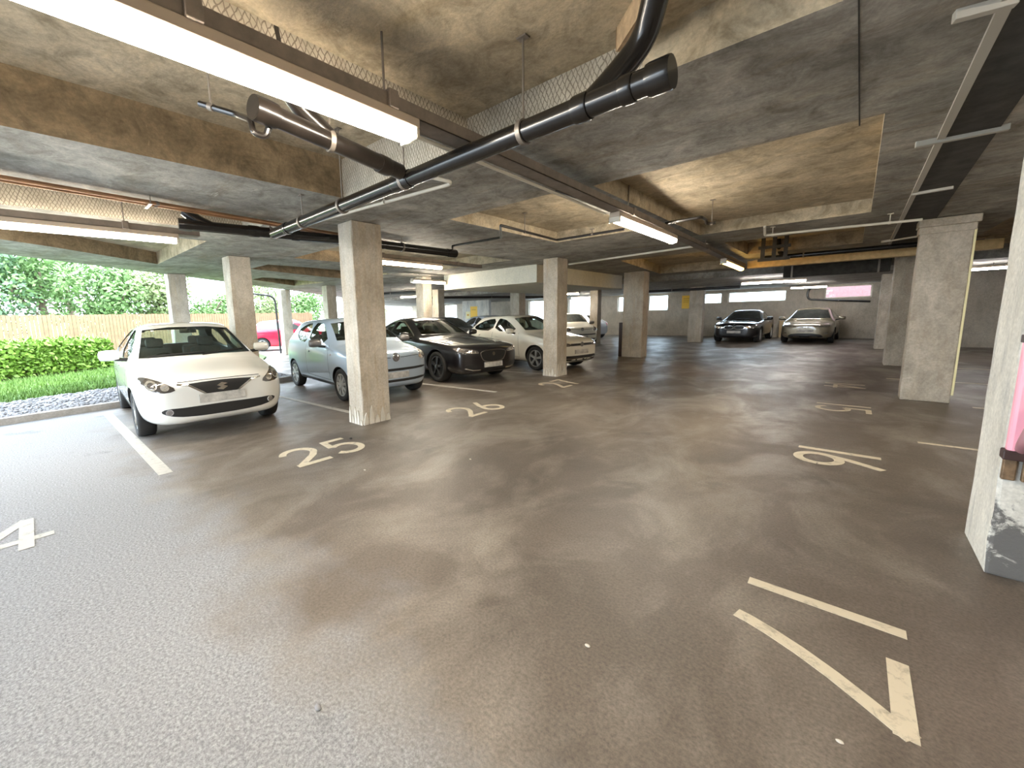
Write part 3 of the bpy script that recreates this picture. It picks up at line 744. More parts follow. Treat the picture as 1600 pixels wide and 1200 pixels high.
pipe('drain_pipe', [(-15.2, 9.4, 2.62), (-15.0, 9.7, 2.42), (-12.2, 10.2, 2.40)], .05, MT['oldpipe'], 'dark upturned drain pipe left of the column behind the black saloon', 'pipe', 'black drain pipes', clips=[((-13.4, 9.98, 2.41), (1, .2, 0), ZC)])
pipe('drain_pipe', [(-7.6, 20.4, 2.40), (-3.6, 20.9, 2.40)], .06, MT['oldpipe'], 'dark drain pipe over the far bays left of the black saloon', 'pipe', 'black drain pipes', clips=[((-6.2, 20.57, 2.4), (1, .1, 0), 2.52)])
o = empty('hanging_bracket', (-1.35, 11.2, 2.55)); tag(o, 'dark hanging steel frame just above the orange yellow strip light', 'bracket')
for dx in (-.20, .0, .20):
    bm = bmesh.new(); box(bm, (dx - .035, -.03, -.02), (dx + .035, .03, .43)); finish('upright', bm, MT['felt'], o, 0)
for zz_ in (-.06, .20):
    bm = bmesh.new(); box(bm, (-.28, -.035, zz_), (.28, .035, zz_ + .06)); finish('cross_bar', bm, MT['felt'], o, 0)
# hand pipe loop on the far wall
p = at(1262, 470, 1, YB - .06)
pipe('wall_pipe', [at(1270, 447, 1, YB - .06), at(1262, 455, 1, YB - .06), at(1262, 468, 1, YB - .06), at(1360, 471, 1, YB - .06)], .045, MT['oldpipe'], 'bent dark pipe on the far wall above the champagne hatchback', 'pipe', 'small waste pipes', bendr=.3,
     clips=[(at(1310, 470, 1, YB - .06), (1, 0, 0), None)])
# signs
def sign(px0, py0, px1, py1, y, mat, label, marks):
    a, b = at(px0, py0, 1, y), at(px1, py1, 1, y); o = empty('wall_sign', ((a.x + b.x) / 2, y, (a.z + b.z) / 2)); tag(o, label, 'sign', 'notices on the far walls')
    w, hgt = abs(b.x - a.x) / 2, abs(a.z - b.z) / 2
    bm = bmesh.new(); box(bm, (-w, -.012, -hgt), (w, .0, hgt), .003); finish('sign_board', bm, mat, o, 0)
    bm = bmesh.new()
    for (u0, v0, u1, v1) in marks: box(bm, (u0 * w, -.016, v0 * hgt), (u1 * w, -.012, v1 * hgt))
    if marks: finish('sign_marks', bm, simple('sign_ink_%s' % px0, (.62, .36, .03), .5), o, 0)
sign(1066, 462, 1079, 482, YB - .001, MT['yellow'], 'tall yellow notice on the far wall left of the black saloon', [(-.7, .45, .7, .6), (-.7, .2, .7, .32), (-.7, -.05, .5, .07)])
bm = bmesh.new(); WB = (at(722, 470, 1, 22.0), at(764, 505, 1, 22.0)); box(bm, (WB[0].x, 22.0, 0), (WB[1].x, 22.25, 2.52))
st(finish('wall_left', bm, MT['ncolumn'], smooth=0))
sign(735, 479, 746, 496, 21.999, MT['yellow'], 'oval looking yellow notice on the pale wall behind the white hatchback', [(-.6, .3, .6, .5)])
sign(728, 487, 735, 498, 21.999, MT['yellowlight'], 'small pale notice beside the yellow one on the pale wall', [(-.5, -.2, .5, .3)])
# dark post at the plain column
bm = bmesh.new(); box(bm, (-5.62, 13.36, 0), (-5.51, 13.5, 1.12), .01)
tag(finish('protection_post', bm, MT['darkred'], smooth=0), 'dark brown post standing against the plain column', 'post', kind='thing')
bm = bmesh.new(); box(bm, (-2.68, 26.0, 0), (-2.30, 26.27, .78), .01); box(bm, (-2.7, 25.99, .78), (-2.28, 26.29, .82), .008)
tag(finish('storage_box', bm, simple('tan_board', (.60, .45, .25), .7), smooth=0), 'tan box by the far wall between the two parked cars', 'box')
# pink case on the nearest column
o = empty('pink_case', (.86, 3.42, .50)); tag(o, 'pink plastic case with dark straps fixed to the pale near column', 'case')
bm = bmesh.new(); box(bm, (-.225, -.06, .17), (.20, 0, .84), .015); finish('shell', bm, MT['pink'], o, 0)
bm = bmesh.new(); box(bm, (-.23, -.066, .765), (.205, .0, .805), .004); finish('strap', bm, MT['darkstrap'], o, 0)
bm = bmesh.new(); box(bm, (-.238, -.068, .165), (.208, .0, .215), .006); finish('strap', bm, MT['darkstrap'], o, 0)
bm = bmesh.new(); tube(bm, bend([(-.13, -.05, .46), (-.15, -.11, .46), (-.19, -.11, .27), (-.18, -.05, .22)], .03), .022, 12); finish('handle', bm, MT['mauve'], o)
for dx in (-.225, -.16):
    bm = bmesh.new(); box(bm, (dx, -.03, .05), (dx + .045, 0, .17), .005); finish('bracket', bm, MT['rusty'], o, 0)
# ================================================================== CARS
def evaluated(o):
    bpy.context.view_layer.update()
    dg = bpy.context.evaluated_depsgraph_get()
    me = bpy.data.meshes.new_from_object(o.evaluated_get(dg), preserve_all_data_layers=True, depsgraph=dg)
    return me
def lerp(a, b, t): return a + (b - a) * t
def ring(s, inset=0.0, zlow=None):
    """half section -> full ring of 22 points; s = (x, z0, zb, zt, w, wb, wr, crown)"""
    x, z0, zb, zt, w, wb, wr, cr = s[:8]
    if inset:
        z0 = zlow; zt -= inset; w = max(.05, w - inset); wb = max(.05, wb - inset); wr = max(.04, wr - inset); zb = min(zb, zt - cr - .02)
    ze = zt - cr
    zs = z0 + min(.14, .3 * (zb - z0)); d = zb - zs
    half = [(0, z0), (.55 * w, z0), (.88 * w, z0 + .01), (.975 * w, zs), (w, zs + .38 * d), (.998 * w, zs + .74 * d), (wb, zb),
            (lerp(wb, wr, .52), zb + .54 * (ze - zb)), (wr, ze), (.82 * wr, ze + .55 * cr), (.42 * wr, ze + .9 * cr), (0, zt)]
    pts = [(y, z) for y, z in half] + [(-y, z) for y, z in half[-2:0:-1]]
    return x, pts
def loft(name, sts, inset=0.0, zlow=None, levels=2):
    bm = bmesh.new(); rings = []
    for s in sts:
        x, pts = ring(s, inset, zlow); bow = s[8] if len(s) > 8 else 0
        rings.append([bm.verts.new((x + (bow * (1 - min(1, abs(y) / max(.01, s[6])) ** 2) if 7 <= i <= 15 else 0), y, z)) for i, (y, z) in enumerate(pts)])
    n = len(rings[0])
    for A, B in zip(rings, rings[1:]):
        for j in range(n): bm.faces.new((A[j], A[(j + 1) % n], B[(j + 1) % n], B[j]))
    for r_ in (rings[0], rings[-1]):
        for k in range(11):
            a, b, c, d = r_[k], r_[k + 1], r_[(n - k - 1) % n], r_[(n - k) % n]
            q = []
            for v in (a, b, c, d):
                if v not in q: q.append(v)
            if len(q) > 2: bm.faces.new(q)
    bmesh.ops.recalc_face_normals(bm, faces=bm.faces)
    me = bpy.data.meshes.new(name); bm.to_mesh(me); bm.free()
    o = bpy.data.objects.new(name, me); COL.objects.link(o)
    if levels:
        md = o.modifiers.new('s', 'SUBSURF'); md.levels = levels; md.render_levels = levels
        me2 = evaluated(o); o.modifiers.clear(); o.data = me2
    return o
def kill(o): bpy.data.objects.remove(o, do_unlink=True)
def chaikin(p, n):
    for _ in range(n):
        q = []
        for a, b in zip(p, p[1:] + p[:1]):
            q += [(lerp(a[0], b[0], .25), lerp(a[1], b[1], .25)), (lerp(a[0], b[0], .75), lerp(a[1], b[1], .75))]
        p = q
    return p
def ribbon(pts, w):
    L, R_ = stripe_poly(pts, w)
    return [(p.x, p.y) for p in L] + [(p.x, p.y) for p in R_[::-1]]

class Car:
    def __init__(s, name, P, loc, yaw, paint, label, detail=2, group=None, glass='glass', cat='car'):
        s.P = P; s.L, s.W, s.H = P['L'], P['W'], P['H']; hw = s.W / 2; L = s.L; s.hw = hw
        c, sn = cos(yaw), sin(yaw)
        s.root = empty(name, (loc[0] - c * L / 2, loc[1] - sn * L / 2, 0), yaw); tag(s.root, label, cat, group)
        s.dx = L / 2; s.paint = paint; s.detail = detail; s.glass = glass
        g = P.get
        nz, ax, cx, cz = g('nose'), g('axle'), g('cowl')[0], g('cowl')[1]
        hx, px = g('head'), g('peak'); rx, rz = g('rend'); tx, tz = g('tail'); bf, br = g('belt')
        wrc, wrh = g('wrc', .74), g('wrh', .63)
        deck = g('deck')
        A = []
        def S_(x, z0, zb, zt, w, wb, wr, cr, bow=0): A.append((-x, z0, zb, zt, w * hw, wb * hw, wr * hw, cr, bow))
        n = g('nosef', 1.0)
        S_(0.0, .30, nz - .17, nz - .07, .47, .43, .34, .03)
        S_(.03 * n, .25, nz - .13, nz - .035, .67, .63, .52, .03)
        S_(.09 * n, .215, nz - .10, nz, .81, .775, .63, .035)
        S_(.20 * n, .195, nz - .065, nz + .035, .905, .87, .70, .045)
        S_(.42 * n, .185, nz - .01, lerp(nz, cz, .34), .965, .92, .72, .05)
        S_(ax, .18, lerp(nz, bf, .5), lerp(nz, cz, .62), .995, .945, wrc, .055)
        S_(lerp(ax, cx, .55), .18, lerp(nz, bf, .85), lerp(nz, cz, .86), 1, .95, wrc, .055)
        S_(cx - .05, .18, bf - .01, cz - .015, 1, .95, wrc + .015, .05, .07)
        S_(cx + .03, .18, bf, cz + .03, 1, .95, wrc + .005, .05, .09)
        for t in (.25, .5, .75):
            S_(lerp(cx, hx, t), .18, lerp(bf, br, .1 + .2 * t), lerp(cz, s.H - .035, t) + .012 + .014 * sin(pi * t), 1, .95, lerp(wrc, wrh, t), .045, .08)
        S_(hx, .18, lerp(bf, br, .32), s.H - .035, 1, .95, wrh, .04, .06)
        S_(hx + .12, .18, lerp(bf, br, .36), s.H - .012, 1, .95, wrh, .045, .02)
        S_(px, .18, lerp(bf, br, .5), s.H, 1, .95, wrh, .05)
        S_(lerp(px, rx, .55), .18, lerp(bf, br, .8), lerp(s.H, rz, .42), 1, .955, wrh - .005, .05)
        S_(rx - .08, .18, br, rz + .006, .99, .95, wrh - .03, .045)
        S_(rx + .03, .19, br, rz - .02, .985, .945, wrh - .04, .045)
        S_(lerp(rx, tx, .5), .20, br, lerp(rz, tz, .52) + .012, .975, .935, lerp(wrh - .04, .66, .5), .04, -.05)
        if deck:
            S_(tx, .21, br - .02, tz + .005, .965, .925, .72, .03, -.06)
            S_(tx + .06, .22, br - .03, tz - .012, .955, .91, .72, .03)
            S_(L - .22, .24, br - .05, deck, .92, .87, .68, .03)
            S_(L - .08, .27, br - .12, deck - .02, .86, .80, .62, .03)
            S_(L - .02, .32, br - .2, deck - .1, .74, .70, .55, .03); S_(L, .38, br - .28, deck - .18, .5, .46, .36, .03)
        else:
            S_(tx - .02, .21, br - .02, tz + .01, .95, .91, .68, .035, -.04)
            S_(lerp(tx, L, .45), .24, br - .10, tz - .07, .92, .88, .66, .03)
            S_(L - .05, .27, br - .18, tz - .15, .84, .80, .62, .03)
            S_(L - .01, .32, br - .28, tz - .25, .70, .66, .52, .03); S_(L, .40, br - .36, tz - .33, .46, .42, .34, .03)
        s.body = loft('body', A)
        co = [v.co for v in s.body.data.vertices]
        zx = max(v.z for v in co); yx = max(v.y for v in co); x0 = min(v.x for v in co); x1 = max(v.x for v in co)
        for v in s.body.data.vertices:
            v.co = ((v.co.x - x1) * L / (x1 - x0), v.co.y * hw / yx, v.co.z * s.H / zx)
        dg = bpy.context.evaluated_depsgraph_get()
        bm = bmesh.new(); bm.from_mesh(s.body.data); s.bvh = BVHTree.FromBMesh(bm); bm.free()
        s.A = A; s.cut = []; s.cx = cx
    # ---- geometry on the body surface
    def hit(s, axis, u, v, sg=1):
        if axis == 'f': o, d = V3((1, u, v)), V3((-1, 0, 0))
        elif axis == 'r': o, d = V3((-s.L - 1, u, v)), V3((1, 0, 0))
        elif axis == 't': o, d = V3((u, v, 3)), V3((0, 0, -1))
        else: o, d = V3((u, 3 * sg, v)), V3((0, -sg, 0))
        p, nrm, i, dist = s.bvh.ray_cast(o, d)
        if p is None: p, nrm, i, dist = s.bvh.find_nearest(o + d * (3 - s.hw if axis == 's' else 1))
        return p, nrm
    def patch(s, name, poly, axis, mat, off=.004, thick=.01, div=.05, sg=1, parent=None, smooth=40, label=None):
        bm = bmesh.new()
        vs = [bm.verts.new((a, b, 0)) for a, b in poly]; f = bm.faces.new(vs)
        bmesh.ops.triangulate(bm, faces=[f])
        lo = [min(p[k] for p in poly) for k in (0, 1)]; hi = [max(p[k] for p in poly) for k in (0, 1)]
        for k in (0, 1):
            m = max(1, int((hi[k] - lo[k]) / div))
            for i in range(1, m + 1):
                c = [0, 0, 0]; c[k] = lo[k] + (hi[k] - lo[k]) * i / (m + .5); nn = [0, 0, 0]; nn[k] = 1
                bmesh.ops.bisect_plane(bm, geom=bm.verts[:] + bm.edges[:] + bm.faces[:], plane_co=c, plane_no=nn)
        bmesh.ops.dissolve_limit(bm, angle_limit=.001, verts=[], edges=[])
        front = {}
        for v in bm.verts: front[v] = s.hit(axis, v.co.x, v.co.y, sg)
        bnd = [e for e in bm.edges if e.is_boundary]
        fs = list(bm.faces); back = {}
        for v, (p, nrm) in list(front.items()):
            back[v] = bm.verts.new(p + nrm * (off - thick)); v.co = p + nrm * off
        for e in bnd:
            a, b = e.verts
            try: bm.faces.new((a, b, back[b], back[a]))
            except ValueError: pass
        for f in fs:
            try: bm.faces.new([back[v] for v in f.verts][::-1])
            except ValueError: pass
        for v in bm.verts: v.co.x += s.dx
        o = finish(name, bm, mat, parent or s.root, smooth)
        if label: o['label'] = label
        return o
    def both(s, name, poly, mat, axis='f', **k):
        if axis == 's':
            return [s.patch(name, poly, 's', mat, sg=g_, **k) for g_ in (1, -1)]
        return [s.patch(name, poly, axis, mat, **k), s.patch(name, [(-a, b) for a, b in poly], axis, mat, **k)]
    # ---- cutting
    def cutter(s, bm, mat):
        bmesh.ops.recalc_face_normals(bm, faces=bm.faces)
        me = bpy.data.meshes.new('cutter'); bm.to_mesh(me); bm.free(); me.materials.append(mat)
        o = bpy.data.objects.new('cutter', me); COL.objects.link(o); s.cut.append(o)
    def prism_cut(s, poly, axis, a, b, mat):
        bm = bmesh.new()
        f = (lambda u, v, w: (w, u, v)) if axis == 'f' else (lambda u, v, w: (u, w, v))
        A = [bm.verts.new(f(u, v, a)) for u, v in poly]; B = [bm.verts.new(f(u, v, b)) for u, v in poly]
        n = len(poly); bm.faces.new(A); bm.faces.new(B)
        for i in range(n): bm.faces.new((A[i], A[(i + 1) % n], B[(i + 1) % n], B[i]))
        s.cutter(bm, mat)
    def windows(s, sides, screen, rear, hollow=True):
        """sides: list of (x, z) polygons; screen / rear: (y, z) polygons"""
        s.hollow = hollow
        gl = MT[s.glass] if hollow else MT['blackglass']
        if hollow:
            lo, hi = -s.P['cowl'][0] - .04, -s.P['tail'][0] + .12
            B = [a for a in s.A if lo >= a[0] >= hi]
            cav = loft('cavity', B, inset=.055, zlow=.42, levels=1)
            cav.data.materials.append(MT['cabin']); s.cut.append(cav)
        seal = MT['trim']
        for poly in sides:
            pl = chaikin(poly, 1)
            if hollow:
                for g_ in (1, -1): s.prism_cut(pl, 's', g_ * .38, g_ * 1.2, seal)
            for g_ in (1, -1): s.patch('side_window', pl, 's', gl, off=-.010 if hollow else .009, thick=.004 if hollow else .02, div=.12, sg=g_)
        if screen:
            pl = screen
            if hollow: s.prism_cut(pl, 'f', .5, -s.P['head'] - .12, seal)
            s.patch('windscreen', pl, 'f', gl, off=-.010 if hollow else .009, thick=.004 if hollow else .02, div=.1)
        if rear:
            if hollow: s.prism_cut(rear, 'f', -s.L - .5, -s.P['rend'][0] + .05, seal)
            s.patch('rear_window', rear, 'r', gl, off=-.010 if hollow else .009, thick=.004 if hollow else .02, div=.12)
    def wheels(s, r, spokes, mat, kind='plain', tyre_w=.20, inset=.02, arch=1.14):
        P = s.P; s.r = r
        for ax in (P['axle'], P['axle'] + P['wb']):
            for g_ in (1, -1):
                bm = bmesh.new()
                lathe(bm, [(r * arch, g_ * (s.hw - .30)), (r * arch, g_ * (s.hw + .3))], 36, 'y', off=(-ax, 0, r))
                s.cutter(bm, MT['trim'])
        proto = None
        yc = s.hw - inset - tyre_w / 2
        for ax in (P['axle'], P['axle'] + P['wb']):
            for g_ in (-1, 1):
                if proto is None:
                    bm = bmesh.new(); h = tyre_w / 2; ri = r * .70
                    lathe(bm, [(ri, -h * .75), (ri + .01, -h * .9), (r * .90, -h), (r * .97, -h * .88), (r, -h * .62), (r, h * .62), (r * .97, h * .88), (r * .90, h), (ri + .01, h * .9), (ri, h * .75)], 40, 'y', close=True)
                    proto = finish('wheel', bm, MT['tyre'], s.root, 50)
                    bm = bmesh.new()
                    lathe(bm, [(ri + .004, -h * .70), (ri + .002, -h * .84), (ri - .014, -h * .86), (ri - .022, -h * .60), (ri + .002, -h * .5)], 40, 'y', close=True)
                    lathe(bm, [(ri - .004, -h * .52), (ri * .8, -h * .12), (.02, -h * .10), (.02, .03), (ri, .03)], 40, 'y', mat=1)
                    n = spokes
                    for k in range(n):
                        t = 2 * pi * k / n + .2
                        for tw in ((-.10, .10) if kind == 'twin' else (0,)):
                            Mx = Matrix.Rotation(-(t + tw), 4, 'Y')
                            wd = .016 if kind == 'twin' else (.36 * ri * pi / n if kind == 'cap' else .028)
                            box(bm, (ri * .16, -h * .84, -wd), (ri - .012, -h * .42, wd), .006, 0, Mx)
                    lathe(bm, [(ri * .26, -h * .55), (ri * .24, -h * .9), (ri * .1, -h * .97), (.004, -h * .97)], 20, 'y')
                    finish('rim', bm, [mat, MT['trim']], proto, 40)
                    w = proto
                else:
                    w = proto.copy(); COL.objects.link(w); w.parent = s.root
                    c = proto.children[0].copy(); COL.objects.link(c); c.parent = w
                w.location = (-ax + s.dx, g_ * yc, r); w.rotation_euler = (0, 0, 0 if g_ < 0 else pi)
    def done(s):
        for c in s.cut:
            md = s.body.modifiers.new('b', 'BOOLEAN'); md.object = c; md.operation = 'DIFFERENCE'; md.solver = 'EXACT'; md.material_mode = 'TRANSFER'
        s.body.data.materials.append(s.paint)
        me = evaluated(s.body)
        for v in me.vertices: v.co.x += s.dx
        s.body.modifiers.clear(); s.body.data = me; s.body.parent = s.root
        me.polygons.foreach_set('use_smooth', [True] * len(me.polygons)); me.set_sharp_from_angle(angle=rad(32))
        for c in s.cut: kill(c)
    # ---- furniture of the car
    def put(s, name, bm, mat, smooth=40, parent=None):
        for v in bm.verts: v.co.x += s.dx
        return finish(name, bm, mat, parent or s.root, smooth)
    def mirrors(s, x, z, mat, size=(.11, .21, .14), out=.10):
        for g_ in (1, -1):
            p, nrm = s.hit('s', -x, z - .05, g_)
            bm = bmesh.new(); bmesh.ops.create_cube(bm, size=1)
            bmesh.ops.subdivide_edges(bm, edges=bm.edges[:], cuts=2, use_grid_fill=True)
            for v in bm.verts:
                c = v.co; k = 1 - .35 * (c.x + .5) ** 2
                d = c.normalized() * .5
                c2 = c.lerp(d, .55)
                v.co = V3((c2.x * size[0] * 1.2, c2.y * size[1] * 1.15, c2.z * size[2] * 1.15 * k)) + V3((-x, p.y + g_ * (out + size[1] * .4), z + .03))
            m = s.put('door_mirror', bm, mat, 60)
            bm = bmesh.new(); tube(bm, [(-x - .01, p.y - g_ * .03, z - .045), (-x, p.y + g_ * (out + .03), z - .02)], .026, 10); s.put('mirror_arm', bm, MT['trim'], parent=m)
    def plate(s, z, w=.52, hh=.11, y=0):
        p = s.hit('f', y, z)[0]; q = s.hit('f', y + .2, z)[0]
        x = max(p.x, q.x)
        bm = bmesh.new(); box(bm, (x - .02, y - w / 2, z - hh / 2), (x + .014, y + w / 2, z + hh / 2), .004)
        return s.put('number_plate', bm, MT['plate'], 0)
    def disc(s, name, y, z, r, mat, off=.01, n=20, axis='f', parent=None, thick=.012, ry=None):
        poly = [(y + (ry or r) * cos(2 * pi * i / n), z + r * sin(2 * pi * i / n)) for i in range(n)]
        return s.patch(name, poly, axis, mat, off=off, thick=thick, div=.06, parent=parent)
    def cabin(s, rear=True):
        hx = s.P['head']; fl = .44
        for sx, rowy in ((hx + .42, (.36, -.36)), (hx + 1.22, (.36, -.36)) if rear else (0, ())):
            for y in rowy:
                bm = bmesh.new()
                box(bm, (-sx - .02, y - .24, fl), (-sx + .44, y + .24, fl + .18), .05)
                Mx = Matrix.Translation((-sx - .02, y, fl + .12)) @ Matrix.Rotation(rad(-14), 4, 'Y')
                box(bm, (-.07, -.23, 0), (.05, .23, .50), .045, 0, Mx)
                box(bm, (-.05, -.12, .52), (.04, .12, .67), .035, 0, Mx)
                s.put('seat', bm, MT['seatfab'], 40)
        bm = bmesh.new(); cw = s.P['cowl'][0]; zc = s.P['cowl'][1] - .10
        box(bm, (-cw - .42, -s.hw + .14, zc - .26), (-cw - .10, s.hw - .14, zc), .05); s.put('dashboard', bm, MT['cabin'], 40)
        bm = bmesh.new(); cx_, cz_ = -cw - .52, zc - .02
        ringp = [V3((cx_ - .05 * sin(t), -.36 + .175 * cos(t), cz_ + .17 * sin(t))) for t in [2 * pi * i / 24 for i in range(25)]]
        tube(bm, ringp, .014, 8, caps=False)
        box(bm, (cx_ - .02, -.52, cz_ - .03), (cx_ + .01, -.20, cz_ + .02), .006); box(bm, (cx_ + .0, -.40, cz_ - .04), (cx_ + .2, -.32, cz_ + .03), .01)
        s.put('steering_wheel', bm, MT['trim'], 40)
        p = s.hit('f', 0, s.H - .13)[0]; bm = bmesh.new(); box(bm, (p.x - .14, -.11, s.H - .17), (p.x - .11, .11, s.H - .10), .01)
        box(bm, (p.x - .12, -.012, s.H - .11), (p.x - .06, .012, s.H - .08)); s.put('rear_view_mirror', bm, MT['trim'], 40)
    def handle(s, x, z, mat=None, ln=.17, sgs=(1, -1)):
        for g_ in sgs: s.patch('door_handle', chaikin([(-x - ln / 2, z - .016), (-x + ln / 2, z - .016), (-x + ln / 2, z + .016), (-x - ln / 2, z + .016)], 2), 's', mat or s.paint, off=.026, thick=.03, sg=g_)
    def seam(s, pts, axis='s', w=.007, name='panel_seam'):
        for g_ in ((1, -1) if axis == 's' else (1,)):
            s.patch(name, ribbon(pts, w), axis, MT['trim'], off=.0012, thick=.004, div=.06, sg=g_, smooth=0)
    def mir(s, pts): return [(-a, b) for a, b in pts]

YW = MT
def roundel(c, y, z, r, kind):
    """makers' round badges, built as shapes on the bonnet edge or grille"""
    b = c.disc('badge', y, z, r, MT['chrome'], off=.014)
    c.disc('badge_field', y, z, r * .84, MT['darkchrome'] if kind == 'vw' else MT['trim'], off=.017, thick=.008, parent=b)
    if kind == 'vw':
        for pts in ([(-.52, .52), (-.22, -.05), (0, .30), (.22, -.05), (.52, .52)], [(-.70, .12), (-.34, -.68), (0, .02), (.34, -.68), (.70, .12)]):
            c.patch('badge_letter', ribbon([(y + u * r, z + v * r) for u, v in pts], r * .17), 'f', MT['chrome'], off=.020, thick=.008, parent=b, smooth=0)
    if kind == 'quarter':
        for q in (0, 2):
            poly = [(y, z)] + [(y + r * .66 * cos(pi / 2 * q + pi / 2 * i / 6), z + r * .66 * sin(pi / 2 * q + pi / 2 * i / 6)) for i in range(7)]
            c.patch('badge_quarter', poly, 'f', MT['chrome'] if q else MT['paleblue'], off=.020, thick=.008, parent=b, smooth=0)
    return b
MT['darkchrome'] = simple('grey_badge_field', (.22, .22, .23), .3, metal=.5)
MT['greymirror'] = simple('grey_mirror_shell', (.12, .11, .105), .35, coat=.5)
# ------------------------------------------------------------------ white hatchback with V grille (front left)
PB = dict(L=3.995, W=1.745, H=1.47, axle=.82, wb=2.52, nose=.79, cowl=(1.10, .965), head=1.93, peak=2.45, rend=(3.45, 1.41), tail=(3.84, 1.0), belt=(.88, .98), wrc=.80, wrh=.66)
c = Car('hatchback_car', PB, (-5.84, 1.62), rad(-3.2), MT['white'], 'white hatchback with smoked fog lamps and a V shaped dark grille', glass='glass')
c.windows([[(-1.38, .95), (-2.02, 1.345), (-2.42, 1.37), (-2.42, .97)], [(-2.49, .97), (-2.49, 1.37), (-3.05, 1.35), (-3.42, 1.21), (-3.38, 1.03)]],
          [(-.70, .985), (-.56, 1.36), (-.25, 1.395), (.25, 1.395), (.56, 1.36), (.70, .985), (.3, .995), (-.3, .995)],
          [(-.52, 1.06), (-.46, 1.33), (.46, 1.33), (.52, 1.08)])
c.wheels(.305, 5, MT['alloy'], 'twin')
W_ = MT['trim']
hl = c.both('headlight', chaikin([(.47, .66), (.60, .755), (.74, .80), (.80, .79), (.79, .70), (.70, .64), (.56, .625)], 1), MT['darklens'], off=.006, thick=.02)
for g_, h_ in ((1, hl[0]), (-1, hl[1])):
    c.disc('lamp_ring', g_ * .70, .715, .052, MT['bulb'], off=.012, parent=h_); c.disc('lamp_ring', g_ * .585, .69, .04, MT['bulb'], off=.012, parent=h_)
    c.disc('lamp_eye', g_ * .70, .715, .03, MT['darklens'], off=.018, thick=.006, parent=h_)
grl = c.patch('grille', [(-.36, .715), (-.20, .725), (0, .73), (.20, .725), (.36, .715), (.22, .615), (.17, .575), (-.17, .575), (-.22, .615)], 'f', W_, off=.005, thick=.02)
c.patch('grille_trim', ribbon([(-.80, .715) if 0 else (-.47, .715), (-.36, .70), (-.22, .60), (-.17, .565), (.17, .565), (.22, .60), (.36, .70), (.47, .715)], .018), 'f', MT['chrome'], off=.010, thick=.016, parent=grl)
bd = c.patch('badge', [(-.062, .665), (-.005, .700), (.040, .690), (.062, .678), (.012, .663), (.062, .640), (.005, .603), (-.040, .612), (-.062, .625), (-.012, .640)], 'f', MT['chrome'], off=.020, thick=.016, div=.04, smooth=0)
low = c.patch('lower_grille', chaikin([(-.66, .40), (-.58, .345), (-.40, .31), (0, .30), (.40, .31), (.58, .345), (.66, .40), (.60, .435), (.40, .43), (0, .435), (-.40, .43), (-.60, .435)], 1), 'f', W_, off=.004, thick=.02)
for g_ in (1, -1):
    f_ = c.disc('fog_lamp', g_ * .57, .39, .038, MT['chrome'], off=.010); c.disc('fog_lens', g_ * .57, .39, .028, MT['lens'], off=.014, thick=.006, parent=f_)
c.plate(.52)
c.seam([(-.46, .742), (-.2, .748), (.2, .748), (.46, .742)], 'f', .007, 'bonnet_seam')
c.seam([(-1.30, .30), (-1.32, .70), (-1.36, .98)], name='door_seam'); c.seam([(-2.45, .30), (-2.45, 1.0)], name='door_seam'); c.seam([(-3.18, .60), (-3.42, 1.0)], name='door_seam'); c.seam([(-1.3, .30), (-2.45, .30), (-3.0, .32)], name='door_seam')
c.handle(2.22, .86); c.handle(3.12, .90)
c.mirrors(1.56, 1.0, MT['white'])
for g_, x0 in ((1, .1), (-1, -.5)):
    pass
for a, b in (((-.60, .995), (.05, 1.02)), ((.02, .995), (.60, 1.03))):
    c.patch('wiper', ribbon([a, ((a[0] + b[0]) / 2, a[1] * .5 + b[1] * .5 + .004), b], .016), 'f', W_, off=.018, thick=.016)
c.patch('screen_sticker', [(-.47, 1.345), (-.43, 1.347), (-.43, 1.365), (-.47, 1.36)], 'f', MT['plate'], off=-.006, thick=.002)
c.cabin(); c.done()

